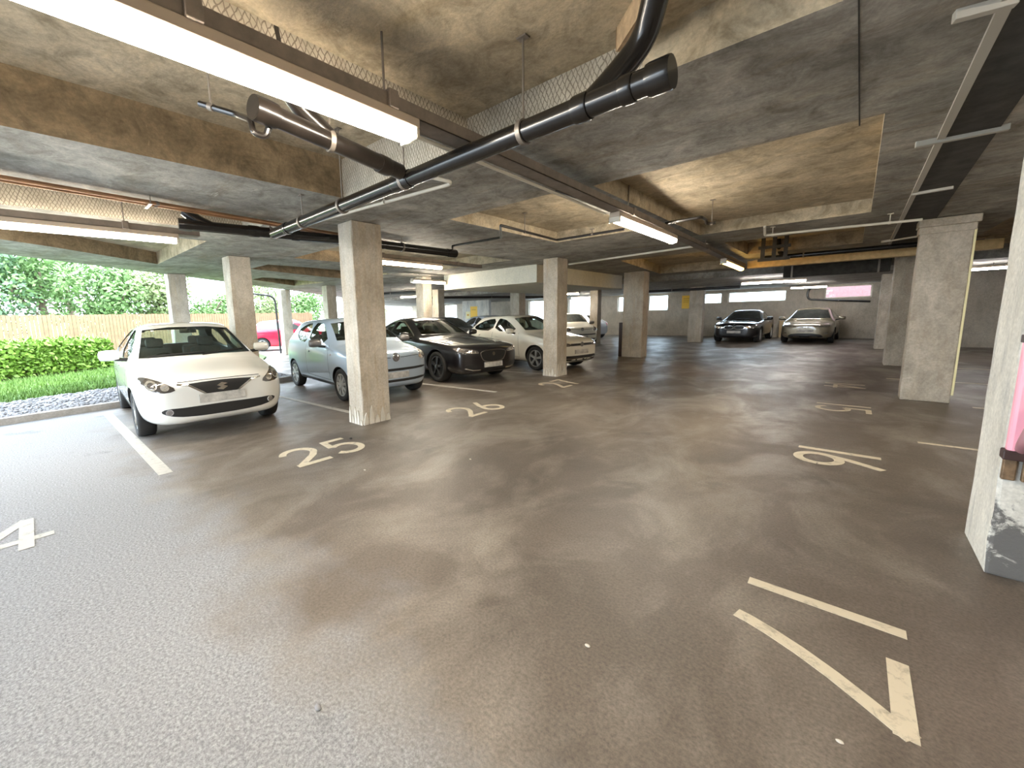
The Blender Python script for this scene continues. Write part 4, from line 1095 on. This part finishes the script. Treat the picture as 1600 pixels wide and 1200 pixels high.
# ------------------------------------------------------------------ silver blue three door hatchback
PU = dict(L=3.54, W=1.645, H=1.485, axle=.60, wb=2.42, nose=.86, cowl=(.92, 1.04), head=1.52, peak=2.0, rend=(3.20, 1.43), tail=(3.46, 1.06), belt=(.93, 1.03), wrc=.78, wrh=.67, nosef=.8)
def up_car(loc, yaw, paint, label, hollow=True, glass='glass', name='hatchback_car', det=True):
    c = Car(name, PU, loc, yaw, paint, label, glass=glass)
    c.windows([[(-1.16, 1.00), (-1.60, 1.34), (-1.80, 1.385), (-2.14, 1.385), (-2.14, 1.0)], [(-2.22, 1.0), (-2.22, 1.385), (-2.62, 1.365), (-2.95, 1.24), (-2.86, 1.12), (-2.55, 1.01)]],
              [(-.64, 1.06), (-.545, 1.375), (-.25, 1.41), (.25, 1.41), (.545, 1.375), (.64, 1.06), (.3, 1.075), (-.3, 1.075)],
              [(-.48, 1.10), (-.44, 1.35), (.44, 1.35), (.48, 1.10)], hollow)
    c.wheels(.29, 9, MT['alloy'], 'cap', .175)
    h2 = c.both('headlight', chaikin([(.50, .70), (.52, .80), (.62, .88), (.70, .88), (.72, .78), (.66, .69)], 1), MT['lens'], off=.006, thick=.02)
    for g_, h_ in ((1, h2[0]), (-1, h2[1])): c.disc('lamp_ring', g_ * .62, .79, .055, MT['bulb'], off=.012, parent=h_)
    c.seam([(-.5, .775), (-.1, .755)], 'f', .010, 'bonnet_seam'); c.seam([(.1, .755), (.5, .775)], 'f', .010, 'bonnet_seam')
    roundel(c, 0, .755, .072, 'vw')
    c.patch('grille', chaikin([(-.66, .535), (-.3, .515), (.3, .515), (.66, .535), (.64, .575), (.3, .56), (-.3, .56), (-.64, .575)], 1), 'f', MT['trim'], off=.004, thick=.016)
    c.patch('lower_grille', chaikin([(-.64, .34), (-.3, .315), (.3, .315), (.64, .34), (.64, .385), (.3, .36), (-.3, .36), (-.64, .385)], 1), 'f', MT['trim'], off=.004, thick=.016)
    c.patch('bumper_trim', ribbon([(.63, .345), (.70, .42), (.71, .56)], .02), 'f', MT['trim'], off=.004, thick=.012); c.patch('bumper_trim', ribbon([(-.63, .345), (-.70, .42), (-.71, .56)], .02), 'f', MT['trim'], off=.004, thick=.012)
    c.plate(.44)
    c.seam([(-1.02, .34), (-1.06, .72), (-1.10, .98)], name='door_seam'); c.seam([(-2.18, .36), (-2.20, .98)], name='door_seam'); c.seam([(-1.02, .34), (-2.18, .36)], name='door_seam')
    c.both('sill_strip', ribbon([(-.95, .27), (-2.6, .285)], .05), MT['trim'], axis='s', off=.006, thick=.01)
    c.handle(2.05, .83, paint); c.mirrors(1.24, .99, MT['greymirror'])
    c.both('side_repeater', chaikin([(-.97, .80), (-.93, .80), (-.93, .83), (-.97, .83)], 1), MT['bulb'], axis='s', off=.004)
    if det: c.cabin()
    c.done(); return c
up_car((-5.90, 4.43), rad(-6.2), MT['silverblue'], 'silver blue three door hatchback half hidden by the thick front column')

# ------------------------------------------------------------------ black saloon with mesh grille
PJ = dict(L=4.95, W=1.88, H=1.457, axle=.90, wb=2.96, nose=.83, cowl=(1.72, .99), head=2.62, peak=3.05, rend=(3.75, 1.35), tail=(4.36, 1.07), belt=(.93, 1.02), wrc=.74, wrh=.60, deck=1.05)
def saloon(P, loc, yaw, paint, label, r=.345, rim='blackalloy', style='mesh', hollow=True, glass='darkglass'):
    c = Car('saloon_car', P, loc, yaw, paint, label, glass=glass); k = P['cowl'][0] - 1.72; hz = P['head'] - 2.62
    z1 = P['H'] - 1.457
    c.windows([[(-2.02 - k, 1.01), (-2.70 - hz, 1.30 + z1), (-3.02 - hz, 1.345 + z1), (-3.12 - hz, 1.345 + z1), (-3.12 - hz, 1.02)], [(-3.20 - hz, 1.02), (-3.20 - hz, 1.345 + z1), (-3.55 - hz, 1.315 + z1), (-3.98 - hz, 1.17), (-4.0 - hz, 1.09), (-3.8 - hz, 1.04)]],
              [(-.68, 1.03), (-.53, 1.34 + z1), (-.25, 1.375 + z1), (.25, 1.375 + z1), (.53, 1.34 + z1), (.68, 1.03), (.3, 1.035), (-.3, 1.035)],
              [(-.52, 1.12), (-.45, 1.29), (.45, 1.29), (.52, 1.12)], hollow)
    c.wheels(r, 5, MT[rim], 'twin', .235)
    c.both('window_trim', ribbon([(-1.98 - k, 1.0), (-2.72 - hz, 1.335 + z1), (-3.05 - hz, 1.375 + z1), (-3.55 - hz, 1.345 + z1), (-4.06 - hz, 1.16)], .02), MT['chrome'], axis='s', off=.006, thick=.012)
    if style == 'mesh':
        h2 = c.both('headlight', chaikin([(.40, .66), (.42, .715), (.60, .755), (.80, .785), (.86, .77), (.82, .70), (.62, .665)], 1), MT['lens'], off=.006, thick=.02)
        for g_, h_ in ((1, h2[0]), (-1, h2[1])):
            for yy in (.50, .62, .74): c.disc('lamp_eye', g_ * yy, .69 + (yy - .5) * .18, .024, MT['bulb'], off=.012, parent=h_)
            c.patch('lamp_strip', ribbon([(g_ * .42, .665), (g_ * .62, .675), (g_ * .80, .705)], .012), 'f', MT['bulb'], off=.012, parent=h_)
        gr = c.patch('grille', chaikin([(-.36, .71), (.36, .71), (.34, .58), (.25, .47), (-.25, .47), (-.34, .58)], 1), 'f', MT['trim'], off=.006, thick=.02)
        ol = chaikin([(-.37, .72), (.37, .72), (.35, .58), (.255, .46), (-.255, .46), (-.35, .58)], 2)
        c.patch('grille_trim', ribbon(ol + ol[:1], .02), 'f', MT['chrome'], off=.012, thick=.016, parent=gr)
        c.disc('badge', 0, .63, .04, MT['chrome'], off=.016)
        c.plate(.40)
        c.both('bumper_blade', ribbon([(.36, .30), (.55, .305), (.72, .35)], .02), MT['chrome'], off=.01, thick=.014)
        c.both('air_intake', chaikin([(.40, .33), (.74, .36), (.72, .44), (.48, .43)], 1), MT['trim'], off=.004, thick=.014)
        c.patch('lower_grille', [(-.34, .25), (.34, .25), (.30, .32), (-.30, .32)], 'f', MT['trim'], off=.004, thick=.014)
        c.both('bonnet_crease', ribbon([(-.5, .40), (-1.1, .46), (-1.6, .55)], .012), paint, axis='t', off=.006, thick=.012) if 0 else None
    else:   # kidney grille
        h2 = c.both('headlight', chaikin([(.42, .64), (.42, .70), (.62, .745), (.78, .76), (.80, .69), (.66, .635)], 1), MT['bulb'], off=.006, thick=.02)
        for y0, y1 in ((.03, .38), (-.38, -.03)):
            kd = c.patch('kidney_grille', chaikin([(y0, .60), (y1, .60), (y1 - .01, .735), (y0 + .01, .735)], 1), 'f', MT['trim'], off=.008, thick=.02)
            ol = chaikin([(y0 - .01, .59), (y1 + .01, .59), (y1, .745), (y0, .745)], 1); c.patch('grille_trim', ribbon(ol + ol[:1], .016), 'f', MT['chrome'], off=.012, thick=.016, parent=kd)
        roundel(c, 0, .79, .042, 'quarter')
        c.plate(.47)
        c.patch('lower_grille', chaikin([(-.66, .25), (.66, .25), (.60, .38), (.3, .36), (-.3, .36), (-.60, .38)], 1), 'f', MT['trim'], off=.004, thick=.014)
    c.seam([(-1.62 - k, .32), (-1.7 - k, .75), (-1.85 - k, 1.0)], name='door_seam'); c.seam([(-3.16 - hz, .32), (-3.16 - hz, 1.0)], name='door_seam'); c.seam([(-1.62 - k, .32), (-3.16 - hz, .32)], name='door_seam')
    c.handle(2.98 + hz, .86); c.mirrors(2.02 + k, 1.0, paint)
    if hollow: c.cabin()
    c.done(); return c
saloon(PJ, (-5.70, 6.92), rad(-9.0), MT['blackcar'], 'black saloon with mesh grille and black wheels between two hatchbacks')

# ------------------------------------------------------------------ white five door hatchback at bay 27
PP = dict(L=4.053, W=1.751, H=1.455, axle=.83, wb=2.55, nose=.80, cowl=(1.25, 1.0), head=2.02, peak=2.4, rend=(3.45, 1.41), tail=(3.90, 1.02), belt=(.93, 1.0), wrc=.75, wrh=.635)
def polo_car(loc, yaw, paint, label, hollow=True, glass='glass'):
    c = Car('hatchback_car', PP, loc, yaw, paint, label, glass=glass)
    c.windows([[(-1.52, .99), (-2.10, 1.30), (-2.40, 1.355), (-2.52, 1.355), (-2.52, 1.0)], [(-2.60, 1.0), (-2.60, 1.355), (-3.05, 1.335), (-3.48, 1.17), (-3.52, 1.08), (-3.3, 1.02)]],
              [(-.66, 1.035), (-.53, 1.35), (-.25, 1.385), (.25, 1.385), (.53, 1.35), (.66, 1.035), (.3, 1.04), (-.3, 1.04)],
              [(-.5, 1.08), (-.46, 1.32), (.46, 1.32), (.5, 1.08)], hollow)
    c.wheels(.315, 5, MT['alloy'], 'twin')
    h2 = c.both('headlight', chaikin([(.40, .635), (.42, .70), (.62, .73), (.80, .75), (.80, .68), (.62, .635)], 1), MT['lens'], off=.006, thick=.02)
    for g_, h_ in ((1, h2[0]), (-1, h2[1])): c.disc('lamp_ring', g_ * .60, .685, .03, MT['bulb'], off=.012, parent=h_)
    c.patch('grille', [(-.41, .64), (.41, .64), (.41, .70), (-.41, .70)], 'f', MT['trim'], off=.004, thick=.014)
    c.patch('grille_trim', ribbon([(-.42, .645), (.42, .645)], .012), 'f', MT['chrome'], off=.010, thick=.014)
    roundel(c, 0, .675, .062, 'vw')
    c.patch('lower_grille', chaikin([(-.70, .29), (-.3, .26), (.3, .26), (.70, .29), (.62, .40), (.3, .39), (-.3, .39), (-.62, .40)], 1), 'f', MT['trim'], off=.004, thick=.014)
    c.patch('bumper_strip', ribbon([(-.66, .335), (-.3, .315), (.3, .315), (.66, .335)], .016), 'f', MT['chrome'], off=.010, thick=.014)
    c.plate(.49)
    c.seam([(-1.42, .32), (-1.44, .75), (-1.48, .97)], name='door_seam'); c.seam([(-2.56, .32), (-2.56, .98)], name='door_seam'); c.seam([(-1.42, .32), (-2.56, .32)], name='door_seam')
    c.handle(2.38, .86); c.handle(3.2, .88); c.mirrors(1.62, .99, paint)
    if hollow: c.cabin()
    c.done(); return c
polo_car((-5.02, 9.66), rad(-10.5), MT['cream_white'], 'white five door hatchback with silver alloys behind the chipped column')

# ------------------------------------------------------------------ cars at the far wall
PM = dict(L=4.55, W=1.80, H=1.43, axle=.80, wb=2.76, nose=.83, cowl=(1.55, .99), head=2.42, peak=2.85, rend=(3.6, 1.34), tail=(4.1, 1.06), belt=(.93, 1.0), wrc=.74, wrh=.61, deck=1.04)
saloon(PM, (-3.80, 21.35), rad(-91.3), MT['blackcar'], 'black saloon with twin kidney grille parked by the far wall', .33, 'alloy', 'kidney', False)
PH = dict(L=4.25, W=1.765, H=1.46, axle=.86, wb=2.62, nose=.78, cowl=(1.0, .98), head=2.1, peak=2.45, rend=(3.55, 1.40), tail=(4.0, 1.08), belt=(.90, 1.04), wrc=.76, wrh=.62, nosef=1.2)
c = Car('hatchback_car', PH, (-1.38, 21.8), rad(-92), MT['bronze'], 'champagne hatchback with sloping windscreen parked by the far wall')
c.windows([[(-1.5, .99), (-2.15, 1.30), (-2.5, 1.36), (-2.62, 1.36), (-2.62, 1.03)], [(-2.7, 1.04), (-2.7, 1.36), (-3.1, 1.33), (-3.5, 1.2), (-3.3, 1.08)]],
          [(-.66, 1.02), (-.52, 1.33), (-.25, 1.375), (.25, 1.375), (.52, 1.33), (.66, 1.02), (.3, 1.01), (-.3, 1.01)], None, False)
c.wheels(.31, 6, MT['alloy'])
c.both('headlight', chaikin([(.26, .66), (.30, .70), (.62, .75), (.76, .76), (.74, .70), (.5, .66)], 1), MT['bulb'], off=.006, thick=.02)
c.patch('grille', [(-.25, .65), (.25, .65), (.27, .695), (-.27, .695)], 'f', MT['darklens'], off=.005, thick=.014)
c.patch('badge', ribbon([(-.05, .645), (-.04, .70)], .016), 'f', MT['chrome'], off=.014); c.patch('badge', ribbon([(.05, .645), (.04, .70)], .016), 'f', MT['chrome'], off=.014); c.patch('badge', ribbon([(-.04, .67), (.04, .67)], .014), 'f', MT['chrome'], off=.014)
c.plate(.52)
c.patch('lower_grille', chaikin([(-.60, .28), (-.4, .25), (.4, .25), (.60, .28), (.42, .42), (-.42, .42)], 1), 'f', MT['trim'], off=.004, thick=.014)
c.both('fog_lamp', [(.60, .40), (.70, .41), (.68, .46), (.61, .45)], MT['bulb'], off=.006)
c.seam([(-1.35, .32), (-1.45, .95)], name='door_seam'); c.seam([(-2.66, .32), (-2.66, 1.0)], name='door_seam')
c.handle(2.45, .86); c.mirrors(1.62, .98, MT['bronze']); c.done()

# ------------------------------------------------------------------ cars further left and outside
PF = dict(L=3.57, W=1.627, H=1.488, axle=.68, wb=2.30, nose=.84, cowl=(1.05, 1.03), head=1.68, peak=2.1, rend=(2.85, 1.40), tail=(3.36, .98), belt=(.92, .98), wrc=.76, wrh=.64, nosef=.9)
def small_car(P, loc, yaw, paint, label, name='hatchback_car', r=.29):
    c = Car(name, P, loc, yaw, paint, label); q = P['head'] - 1.68; t = P['rend'][0] - 2.85
    c.windows([[(-1.30 - q, .99), (-1.76 - q, 1.31), (-2.0 - q, 1.365), (-2.22 - q, 1.365), (-2.22 - q, .99)], [(-2.30 - q, .99), (-2.30 - q, 1.365), (-2.6 - t, 1.34), (-2.98 - t, 1.16), (-2.95 - t, 1.04)]],
              [(-.62, 1.06), (-.50, 1.37), (.50, 1.37), (.62, 1.06)], [(-.46, 1.06), (-.42, 1.31), (.42, 1.31), (.46, 1.06)], False)
    c.wheels(r, 7, MT['alloy'])
    c.both('headlight', chaikin([(.50, .66), (.50, .76), (.64, .78), (.66, .68)], 1), MT['bulb'], off=.006)
    c.patch('lower_grille', chaikin([(-.5, .30), (.5, .30), (.46, .38), (-.46, .38)], 1), 'f', MT['trim'])
    for g_ in (1, -1): c.patch('tail_light', chaikin([(g_ * .58, .70), (g_ * .66, .70), (g_ * .64, .92), (g_ * .58, .92)], 1), 'r', simple('red_lens', (.5, .02, .02), .2), off=.006)
    c.plate(.46); c.handle(2.1 + q, .82); c.mirrors(1.42 + q, .99, paint)
    c.seam([(-1.2 - q, .32), (-1.22 - q, .95)], name='door_seam'); c.seam([(-2.26 - q, .32), (-2.26 - q, .96)], name='door_seam')
    c.done(); return c
small_car(PF, (-13.75, 22.9), rad(165), MT['paleblue'], 'pale blue small car beside the bright far column')
up_car((-8.5, 16.4), rad(-40), MT['cream_white'], 'cream white hatchback with round badge seen past the chipped column', False, det=False)
polo_car((-11.0, 15.0), rad(-20), MT['paleblue'], 'pale blue hatchback just showing behind the white five door hatchback', False)
PR = dict(L=3.95, W=1.70, H=1.50, axle=.78, wb=2.5, nose=.84, cowl=(1.12, 1.03), head=1.78, peak=2.2, rend=(3.3, 1.42), tail=(3.75, 1.02), belt=(.92, 1.0), wrc=.76, wrh=.65)
small_car(PR, (-20.1, 10.95), rad(69), MT['redcar'], 'bright red hatchback parked outside beyond the open side', r=.31)
saloon(PM, (-10.0, 11.7), rad(-10), MT['greycar'], 'dark grey saloon with only its roof showing behind the black saloon', .33, 'alloy', 'mesh', False)
# ================================================================== OUTSIDE
def plane(name, poly, z, mat, d=.15, stru=True):
    bm = bmesh.new(); prism(bm, poly, z - d, z); o = finish(name, bm, mat, smooth=0)
    if stru: st(o)
    return o
plane('ground', [(-70, -40), (9.4, -40), (9.4, -4.72), (-1.5, -4.72), (-1.5, -4.51), (-7.2, -4.51), (-8.6, -4.55), (-9.05, -1.6), (-10.02, 4.65), (-14.4, 4.65), (-17.65, 8.35), (-29.6, 21.1), (-33.2, 26.4), (-33.2, 26.8), (12, 26.8), (12, 70), (-70, 70)], -.02, MT['paving'])
K = [(-8.45, -4.5), (-8.98, -1.6), (-9.94, 4.55)]
def off(p, dx): return [(x - dx, y - dx * .1) for x, y in p]
bm = bmesh.new(); prism(bm, K + off(K, .14)[::-1], -.05, .10); 
es = [e for e in bm.edges if e.verts[0].co.z > .09 and e.verts[1].co.z > .09]; bmesh.ops.bevel(bm, geom=es, offset=.015, segments=2, affect='EDGES')
st(finish('trim_4', bm, MT['kerb'], smooth=0), 'concrete kerb behind the parked cars')
G1 = [(-10.4, -4.5), (-11.15, -1.2), (-11.95, 1.2), (-12.6, 3.2), (-12.9, 4.5)]
plane('gravel_bed', off(K, .145) + G1[::-1], .055, MT['gravelbed'])
random.seed(3)
def rows(t, P):  # point on a polyline by y
    for a, b in zip(P, P[1:]):
        if a[1] <= t <= b[1]: return a[0] + (b[0] - a[0]) * (t - a[1]) / (b[1] - a[1])
    return P[-1][0]
verts, faces = [], []
ico = bmesh.new(); bmesh.ops.create_icosphere(ico, subdivisions=1, radius=1); iv = [v.co.copy() for v in ico.verts]; fi = [[v.index for v in f.verts] for f in ico.faces]; ico.free()
for k in range(4200):
    y = random.uniform(-2.6, 4.4); xa, xb = rows(y, off(K, .17)), rows(y, G1); x = random.uniform(xb, xa); r = random.uniform(.016, .032)
    b0 = len(verts); s3 = (random.uniform(.8, 1.4), random.uniform(.8, 1.4), random.uniform(.5, .8))
    for v in iv: verts.append((x + v.x * r * s3[0], y + v.y * r * s3[1], .058 + r * .3 + v.z * r * s3[2]))
    faces += [[b0 + i for i in f] for f in fi]
me = bpy.data.meshes.new('gravel'); me.from_pydata(verts, [], faces); o = link('gravel', me, MT['stone'], smooth=0)
tag(o, 'grey gravel strip between the kerb and the lawn', 'gravel', kind='stuff')
# lawn
LAWN = [(-10.5, -4.5), (-11.25, -1.2), (-12.05, 1.2), (-12.7, 3.2), (-13.0, 4.4), (-17.0, 6.4), (-24.5, 8.0), (-26, 12.0), (-28, 12), (-25, -8), (-12, -8)]
plane('lawn_ground', LAWN, .05, MT['lawn'])
def leaves(n, gen, size, mat, name, parent=None, loc=None):
    """a mass of single leaf shapes, each a bent quad"""
    V, F = [], []
    for k in range(n):
        p, d = gen(); s = size * random.uniform(.6, 1.25)
        a = V3((random.gauss(0, 1), random.gauss(0, 1), random.gauss(0, .6))).normalized(); b = a.cross(d).normalized() if abs(a.dot(d)) < .98 else a.orthogonal().normalized()
        a = b.cross(V3((random.gauss(0, 1), random.gauss(0, 1), random.gauss(0, 1)))).normalized()
        i = len(V); V += [p - a * s, p + b * s * .5, p + a * s, p - b * s * .5]; F.append((i, i + 1, i + 2, i + 3))
    me = bpy.data.meshes.new(name); me.from_pydata([tuple(v) for v in V], [], F); return link(name, me, mat, parent, smooth=0)
V, F = [], []
G1s = [(x - .12, y) for x, y in G1]
for k in range(16000):
    y = random.uniform(-2.6, 4.3); xa = rows(y, G1s); x = xa - random.random() ** 1.4 * 5.5; hgt = random.uniform(.05, .13); t = random.uniform(0, pi)
    if abs(x + 13.12) < .26 and abs(y - 2.82) < .26: continue
    dx, dy = cos(t) * .012, sin(t) * .012; lx, ly = random.uniform(-.05, .05), random.uniform(-.05, .05); i = len(V)
    V += [(x - dx, y - dy, .05), (x + dx, y + dy, .05), (x + lx, y + ly, .05 + hgt)]; F.append((i, i + 1, i + 2))
me = bpy.data.meshes.new('grass'); me.from_pydata(V, [], F); o = link('grass', me, MT['blade'], smooth=0); tag(o, 'bright green lawn beyond the gravel strip', 'grass', kind='stuff')
# clipped hedge
root = empty('hedge', (-15.8, -1.2, .05)); tag(root, 'low clipped green hedge in front of the timber fence', 'hedge')
h0, h1 = V3((-13.4, -4.6, 0)), V3((-17.45, 1.75, 0)); hd = (h1 - h0).normalized(); hn = V3((-hd.y, hd.x, 0)); 
if hn.x > 0: hn = -hn
HL = (h1 - h0).length
def hedge_pt():
    u = random.random() ** .85 * HL; f_ = random.random()
    if f_ < .5: v, z = random.gauss(0, .05), .08 + random.random() ** .8 * .85; d = -hn
    elif f_ < .9: v, z = random.random() * 2.2, .92 + random.gauss(0, .05); d = V3((0, 0, 1))
    else: u = HL + random.gauss(0, .07); v, z = random.random() * 2.2, .1 + random.random() * .82; d = hd
    return h0 + hd * u + hn * v + V3((0, 0, z + .05)) - root.location, d
leaves(15000, hedge_pt, .075, MT['hedge'], 'foliage', root)
bm = bmesh.new()
Mx = Matrix.Translation((h0 + h1) / 2 + hn * 1.1 - root.location + V3((0, 0, .05))) @ Matrix.Rotation(math.atan2(hd.y, hd.x), 4, 'Z')
box(bm, (-HL / 2 + .03, -1.0, 0), (HL / 2 - .08, 1.0, .84), .08, 0, Mx); finish('twig_core', bm, MT['hedgewood'], root, 0)
# timber fence
f0, f1 = V3((-22.6, -9, 0)), V3((-26.2, 13, 0)); fd = (f1 - f0).normalized(); fl = (f1 - f0).length
root = empty('timber_fence', f0, math.atan2(fd.y, fd.x)); tag(root, 'close boarded timber fence behind the hedge', 'fence')
bm = bmesh.new(); x = 0
while x < fl - .1:
    w = random.uniform(.115, .135); t = random.uniform(.0, .03); box(bm, (x, -.012 - t * .3, .05), (x + w - .012, .012, 1.88 + t)); x += w
finish('board_panel', bm, MT['fence'], root, 0)
for k in range(10):
    bm = bmesh.new(); xx = .3 + k * (fl - .6) / 9; box(bm, (xx - .05, .02, .0), (xx + .05, .12, 1.95), .006); finish('fence_post', bm, MT['fence'], root, 0)
# trees beyond the fence
def tree(x, y, hgt, rad_, k, label, n=5200):
    root = empty('tree', (x, y, 0)); tag(root, label, 'tree', 'trees beyond the timber fence')
    bm = bmesh.new(); tube(bm, [(0, 0, -.05), (.05, .05, hgt * .35), (.1, -.05, hgt * .7)], .16, 8, radii=[.2, .14, .06])
    for j in range(4):
        t = random.uniform(0, 6.28); z0_ = hgt * random.uniform(.2, .45); tube(bm, [(.05, .0, z0_), (cos(t) * rad_ * .5, sin(t) * rad_ * .5, z0_ + hgt * .25)], .05, 6)
    finish('trunk', bm, MT['bark'], root)
    blobs = []
    for j in range(11):
        t = random.uniform(0, 6.28); q = random.uniform(0, .75) * rad_; z_ = hgt * random.uniform(.22, .88); blobs.append((V3((cos(t) * q, sin(t) * q, z_)), rad_ * random.uniform(.35, .6)))
    def gen():
        c_, r_ = random.choice(blobs); d = V3((random.gauss(0, 1), random.gauss(0, 1), random.gauss(0, 1))).normalized()
        return c_ + d * r_ * random.uniform(.55, 1.0), d
    leaves(n, gen, .115, LEAF[k], 'foliage', root)
random.seed(11)
TL = ['broad dark tree at the far left beyond the fence', 'mid green tree standing over the hedge end', 'pale green tree beyond the fence left of the sunlit column']
for (x, y, h_, r_, k, lab) in [(-27.0, -6.8, 6.6, 2.8, 0, 'leftmost dark green tree rising above the timber fence'), (-26.8, -2.4, 6.6, 2.8, 0, 'bluish dark tree above the fence near the left photo edge'),
                               (-27.6, .6, 5.6, 2.4, 1, 'bushy mid green tree above the middle of the fence'), (-28.2, 3.0, 5.2, 2.2, 1, 'rounded mid green tree above the white hatchback roof'),
                               (-28.4, 5.2, 4.4, 2.0, 2, 'pale green tree left of the sunlit outer column'), (-29.4, 8.0, 3.9, 1.9, 1, 'small green tree between the sunlit column and brown faced column'),
                               (-32.5, 12.8, 5.2, 2.2, 2, 'pale loose tree right of the brown faced column'), (-31.6, 15.4, 3.6, 1.8, 1, 'bright green bush above the red car'),
                               (-37, 23.5, 6.0, 2.6, 2, 'pale tree far behind the red car'), (-31.2, -5.6, 8.5, 3.3, 2, 'tall pale tree behind the leftmost dark tree'),
                               (-32.8, 1.8, 8.0, 3.2, 1, 'tall green tree standing behind the bushy trees')]:
    tree(x, y, h_, r_, k, lab)
# bare sapling
root = empty('sapling', (-19.0, 4.0, .05)); tag(root, 'bare thin sapling in front of the fence between two outer columns', 'sapling')
bm = bmesh.new(); tube(bm, [(0, 0, 0), (-.1, .35, .55), (-.05, .15, 1.1), (.0, -.25, 1.75)], .016, 6); tube(bm, [(-.08, .3, .6), (.0, .35, 1.1), (.0, .3, 1.8)], .010, 6)
finish('stems', bm, MT['bark'], root)
# dark gate frame
a = at(395, 458, 0, -18.6); b = at(429, 463, 0, -18.6); e = at(437, 546, 0, -18.6)
bm = bmesh.new(); tube(bm, bend([(-18.6, a.y - .3, a.z), (-18.6, b.y, b.z), (-18.6, b.y + .06, -.02)], .3, 6), .04, 10)
tube(bm, [(-18.6, a.y - .3, a.z), (-18.6, a.y - .3, -.02)], .04, 10)
tag(finish('gate_frame', bm, MT['trim']), 'dark tubular gate frame standing beside the slim outer column', 'gate')
bm = bmesh.new(); box(bm, (-2.2, 30, -.02), (5, 30.3, 5)); tag(finish('brick_wall', bm, simple('pinkish_brick', (.26, .12, .12), .8, noise=.25, nscale=12), smooth=0), 'pinkish brick wall outside the far right window', 'wall', kind='structure')
# distant house beyond the drive
root = empty('house', (-46, 37, -.02)); root.rotation_euler = (0, 0, rad(-45)); tag(root, 'pale house with grey roof far outside between the columns', 'house')
bm = bmesh.new(); box(bm, (-5, -3, 0), (5, 3, 3.0)); finish('house_wall', bm, MT['cream'], root, 0)
bm = bmesh.new(); vs = [bm.verts.new(p) for p in [(-5.4, -3.4, 2.9), (5.4, -3.4, 2.9), (5.4, 3.4, 2.9), (-5.4, 3.4, 2.9), (-5.4, 0, 4.9), (5.4, 0, 4.9)]]
for f in ((0, 1, 5, 4), (2, 3, 4, 5), (0, 4, 3), (1, 2, 5), (0, 3, 2, 1)): bm.faces.new([vs[i] for i in f])
finish('roof', bm, simple('grey_roof', (.25, .25, .27), .8), root, 0)
for xx in (-3, 0, 3):
    bm = bmesh.new(); box(bm, (xx - .6, -3.05, 1.0), (xx + .6, -2.98, 2.2)); finish('house_window', bm, MT['blackglass'], root, 0)

# ================================================================== LIGHT
w = bpy.data.worlds.new('World'); S.world = w; w.use_nodes = True; nt = w.node_tree
bg = nt.nodes['Background']; bg.inputs[0].default_value = (.74, .87, 1.0, 1); bg.inputs[1].default_value = 6.0
su = bpy.data.lights.new('sun', 'SUN'); su.energy = 3.0; su.angle = rad(12); su.color = (1, .95, .86)
so = bpy.data.objects.new('sun', su); COL.objects.link(so); so.rotation_euler = V3((-.35, -.25, -1)).to_track_quat('-Z', 'Y').to_euler()
S.view_settings.view_transform = 'Standard'; S.view_settings.look = 'None'; S.view_settings.gamma = 1; S.view_settings.use_curve_mapping = False
S.view_settings.exposure = 1.18
